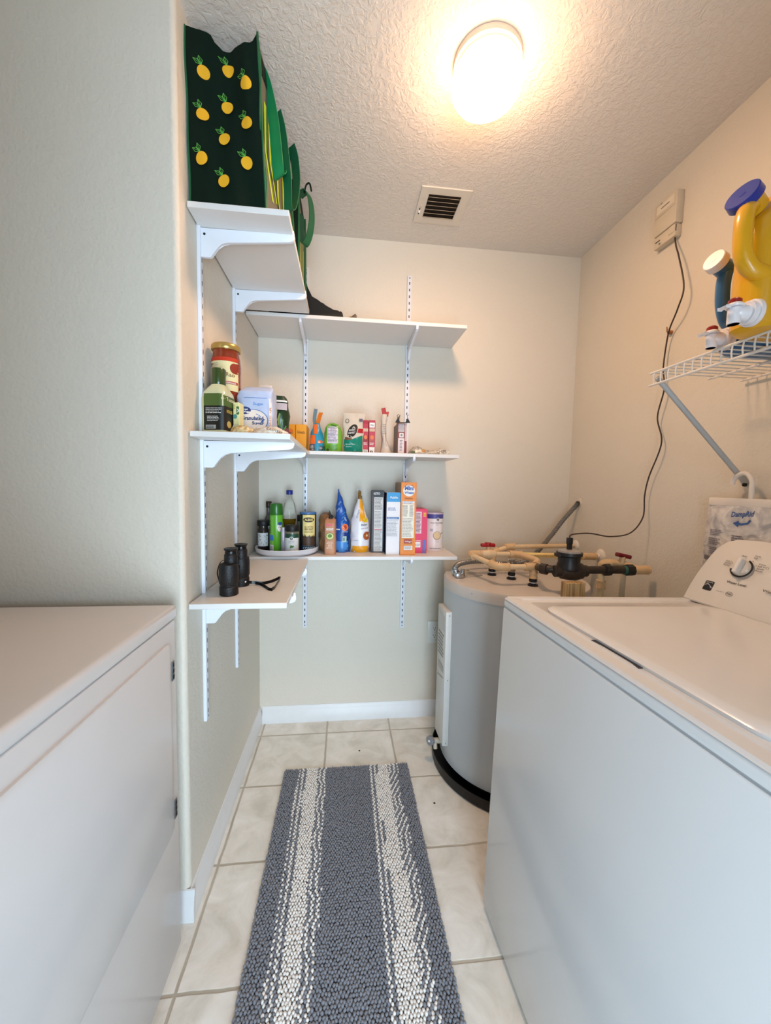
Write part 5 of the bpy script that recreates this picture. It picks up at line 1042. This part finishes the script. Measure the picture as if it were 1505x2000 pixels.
# end gusset: a grid facing the camera with a folded-in centre
m_ = MB(); NX, NZ = 24, 30; x0b, x1b = -.416, -.219
def gus(u_, v_, y0=1.118):
    x = x0b + (x1b - x0b) * u_; x += (-.006 * v_ if u_ < .5 else -.022 * v_) * abs(2 * u_ - 1)
    foldd = .028 * max(0, min(1, (v_ - .22) / .5)) * max(0, 1 - abs(u_ - .48) / .30)
    tri = .010 * max(0, .28 - v_) * (1 - abs(2 * u_ - 1)) * 4
    ztop = .424 - .016 * max(0, 1 - abs(u_ - .42) / .16) + (.010 if u_ < .3 else 0) + .020 * max(0, (u_ - .9) / .1) - .012 * max(0, 1 - abs(u_ - .72) / .25)
    y = y0 + foldd - tri + .003 * sin(u_ * 17 + v_ * 5) + .003 * sin(v_ * 13)
    return Vector((x, y, Z1L + .0008 + ztop * v_)) - TO
vs = [gus(i / NX, j / NZ) for j in range(NZ + 1) for i in range(NX + 1)]; vb_ = [p_ + V(0, .0025, 0) for p_ in vs]
fs = [[j * (NX + 1) + i, j * (NX + 1) + i + 1, (j + 1) * (NX + 1) + i + 1, (j + 1) * (NX + 1) + i] for j in range(NZ) for i in range(NX)]
m_.add(vs, fs, M_TG); m_.add(vb_, [f_[::-1] for f_ in fs], M_TG)
LE = mat('#e8ac1e', .6, var=.05); LF = mat('#63b44a', .6); p = Print(m_, V(0, -.2, 0), (1, 0, 0), (0, 0, 1), base=base_of(m_))
for i, (lx, lz) in enumerate([(-.378, 2.308), (-.320, 2.335), (-.270, 2.288), (-.380, 2.200), (-.322, 2.239), (-.268, 2.190), (-.381, 2.086), (-.325, 2.145), (-.267, 2.087), (-.325, 2.034)]):
    lx -= TO.x; lz -= TO.z; p.ell(lx, lz, .0145, .0165, LE, 20, rot=.5 if i % 3 == 2 else -.3)
    for a, L2_ in ((2.7, .022), (1.9, .020)):
        bx, bz = lx - .004, lz + .015; tip = (bx + L2_ * cos(a), bz + L2_ * sin(a)); pr_ = (-sin(a) * .0055, cos(a) * .0055); mid = (bx + L2_ * .5 * cos(a), bz + L2_ * .5 * sin(a))
        p.line([(bx, bz), (mid[0] + pr_[0], mid[1] + pr_[1]), tip, (mid[0] - pr_[0], mid[1] - pr_[1])], .0013, LF, closed=True); p.line([(bx, bz), tip], .0010, LF)
for i_ in (0, NX): m_.tube([gus(i_ / NX, j / 12) for j in range(13)], .0028, M_TGL, 6)
m_.build('end_panel', t)
# broad panel facing the room: grey print with lime leaves, green piping
def broad(v_, u_): # u along depth 0..1, v height
    y = 1.120 + .318 * u_; x = -.219 - .022 * v_ + (.030 * sin(u_ * pi * .5)) * 1.0 + .004 * sin(v_ * 9 + u_ * 4)
    return Vector((x, y, Z1L + .0008 + (.424 - .020 * u_) * v_)) - TO
m_ = MB(); NA, NB = 16, 20; vs = [broad(j / NB, i / NA) for j in range(NB + 1) for i in range(NA + 1)]; fs = [[j * (NA + 1) + i, j * (NA + 1) + i + 1, (j + 1) * (NA + 1) + i + 1, (j + 1) * (NA + 1) + i] for j in range(NB) for i in range(NA)]
m_.add(vs, fs, mat('#5d5c4e', .7, var=.1)); m_.add([p_ + V(-.0025, 0, 0) for p_ in vs], [f_[::-1] for f_ in fs], M_TG)
p = Print(m_, V(.3, 1.12 - TO.y, 0), (0, 1, 0), (0, 0, 1), base=base_of(m_)); LM = mat('#a8c81e', .6)
for (ya, za, yb2, zb) in ((.03, .30, .05, .06), (.06, .27, .10, .09), (.12, .24, .16, .01), (.18, .22, .22, .02), (.24, .30, .26, .05)): p.line([(ya, za), ((ya + yb2) / 2 - .01, (za + zb) / 2), (yb2, zb)], .016, LM)
p.rect(.0, .35, .31, .40, M_TG, 8, 3)
for i_ in (0, 1): m_.tube([broad(j / 12, i_) for j in range(13)], .003 if not i_ else .008, M_TGL, 6)
m_.build('printed_panel', t)
m_ = MB(); m_.box(V(-.414, 1.436, Z1L + .0008) - TO, V(-.20, 1.439, Z1L + .40) - TO, M_TG); m_.box(V(-.4165, 1.125, Z1L + .0008) - TO, V(-.413, 1.437, Z1L + .415) - TO, M_TG); m_.box(V(-.414, 1.13, Z1L + .001) - TO, V(-.21, 1.436, Z1L + .004) - TO, M_TG); m_.build('bag_body', t)
m_ = MB(); m_.ribbon(catmull([V(-.236, 1.17, 2.385) - TO, V(-.222, 1.165, 2.33) - TO, V(-.207, 1.16, 2.24) - TO, V(-.200, 1.165, 2.165) - TO, V(-.196, 1.185, 2.120) - TO, V(-.190, 1.215, 2.15) - TO, V(-.195, 1.27, 2.24) - TO, V(-.212, 1.32, 2.34) - TO, V(-.222, 1.33, 2.385) - TO], 7), lambda t_: (.75, -.5, .2), .034, .002, M_HAN, lambda t_: .35 + .8 * sin(pi * min(1, t_ * 1.25)) if t_ < .8 else .5)
m_.ribbon(catmull([V(-.205, 1.20, 2.30) - TO, V(-.190, 1.20, 2.24) - TO, V(-.178, 1.22, 2.13) - TO, V(-.180, 1.25, 2.075) - TO, V(-.172, 1.29, 2.10) - TO, V(-.166, 1.33, 2.20) - TO, V(-.175, 1.36, 2.30) - TO, V(-.19, 1.38, 2.36) - TO], 7), lambda t_: (.7, -.6, .1), .034, .002, mat('#0c5a38', .6)); m_.build('handle', t)

t = root('tote_bag', (-.295, 1.60, Z1L), 'dark green tote bag with grey print behind the lemon one, looped handle hanging out', 'tote bag', 'tote bags on the top shelf'); TO = Vector((-.295, 1.60, Z1L))
m_ = MB(); m_.box(V(-.41, 1.475, Z1L + .0008) - TO, V(-.178, 1.690, Z1L + .355) - TO, M_TG, .006); p = Print(m_, V(.3, 0, 0), (0, 1, 0), (0, 0, 1), base=base_of(m_)); p.rect(-.115, .01, .08, .30, mat('#5d5c4e', .7)); 
for q_ in range(4): p.line([(-.11 + q_ * .05, .20), (-.10 + q_ * .05, .02)], .014, LM)
m_.build('bag_body', t)
m_ = MB(); m_.tube([V(-.176, 1.478, Z1L + .002) - TO, V(-.176, 1.478, Z1L + .355) - TO], .004, M_TGL, 6); m_.tube([V(-.172, 1.688, Z1L + .002) - TO, V(-.176, 1.688, Z1L + .355) - TO], .005, M_TGL, 6); m_.build('piping', t)
m_ = MB(); m_.ribbon(catmull([V(-.176, 1.50, 2.29) - TO, V(-.150, 1.49, 2.30) - TO, V(-.134, 1.485, 2.26) - TO, V(-.130, 1.485, 2.20) - TO, V(-.140, 1.485, 2.14) - TO, V(-.158, 1.49, 2.115) - TO, V(-.170, 1.50, 2.16) - TO, V(-.172, 1.52, 2.24) - TO], 8), lambda t_: (.45, .9, .1), .036, .002, mat('#0b5232', .6)); m_.tube(catmull([V(-.158, 1.49, 2.295) - TO, V(-.150, 1.485, 2.32) - TO, V(-.138, 1.485, 2.325) - TO, V(-.132, 1.485, 2.30) - TO], 6), .003, M_TG, 8); m_.build('handle', t)

# black soft pouch and folded glasses case on the back board
m_ = MB(); pl = [(-.33, 0), (-.33, .22), (-.27, .26), (-.215, .255), (-.190, .215), (-.180, .175), (-.168, .125), (-.153, .082), (-.125, .068), (-.098, .063), (-.088, .045), (-.055, .036), (-.036, .028), (-.028, .036), (-.018, .030), (-.014, .012), (-.018, 0)]
m_.prism([(x, z) for x, z in pl], -.10, mat('#060607', .7, bump=.5, bscale=18), (0, 0, 0), (1, 0, 0), (0, 0, 1), bev=.008)
tag(m_.build('black_pouch', loc=(0, 1.728, Z1 + .0004)), 'slumped black fabric pouch in the corner of the topmost back shelf', 'bag')
m_ = MB(); m_.prism([(-.012, 0), (.045, .0), (.047, .022), (.040, .030), (.030, .020), (.010, .008), (-.010, .004)], -.03, mat('#3a2c28', .4), (0, 0, 0), (1, 0, 0), (0, 0, 1), bev=.002); m_.prism([(-.010, .004), (.028, .018), (.020, .021), (-.012, .008)], -.028, mat('#b8a890', .5), (0, -.001, 0), (1, 0, 0), (0, 0, 1))
tag(m_.build('folded_case', loc=(-.002, 1.735, Z1 + .0004)), 'small dark folded case right of the black pouch on top back shelf', 'case')

# floor specks
for k_, (x_, y_) in enumerate(((.083, 1.705), (.365, 1.385))):
    m_ = MB(); m_.lathe([(.0045, 0), (.004, .001), (0, .0014)], (0, 0, 0), mat('#3a342c', .8), 8)
    tag(m_.build('floor_speck', loc=(x_, y_, .0002)), ('tiny dark speck on the tile just beyond the runner', 'tiny dark speck on the tile right of the runner')[k_], 'speck')
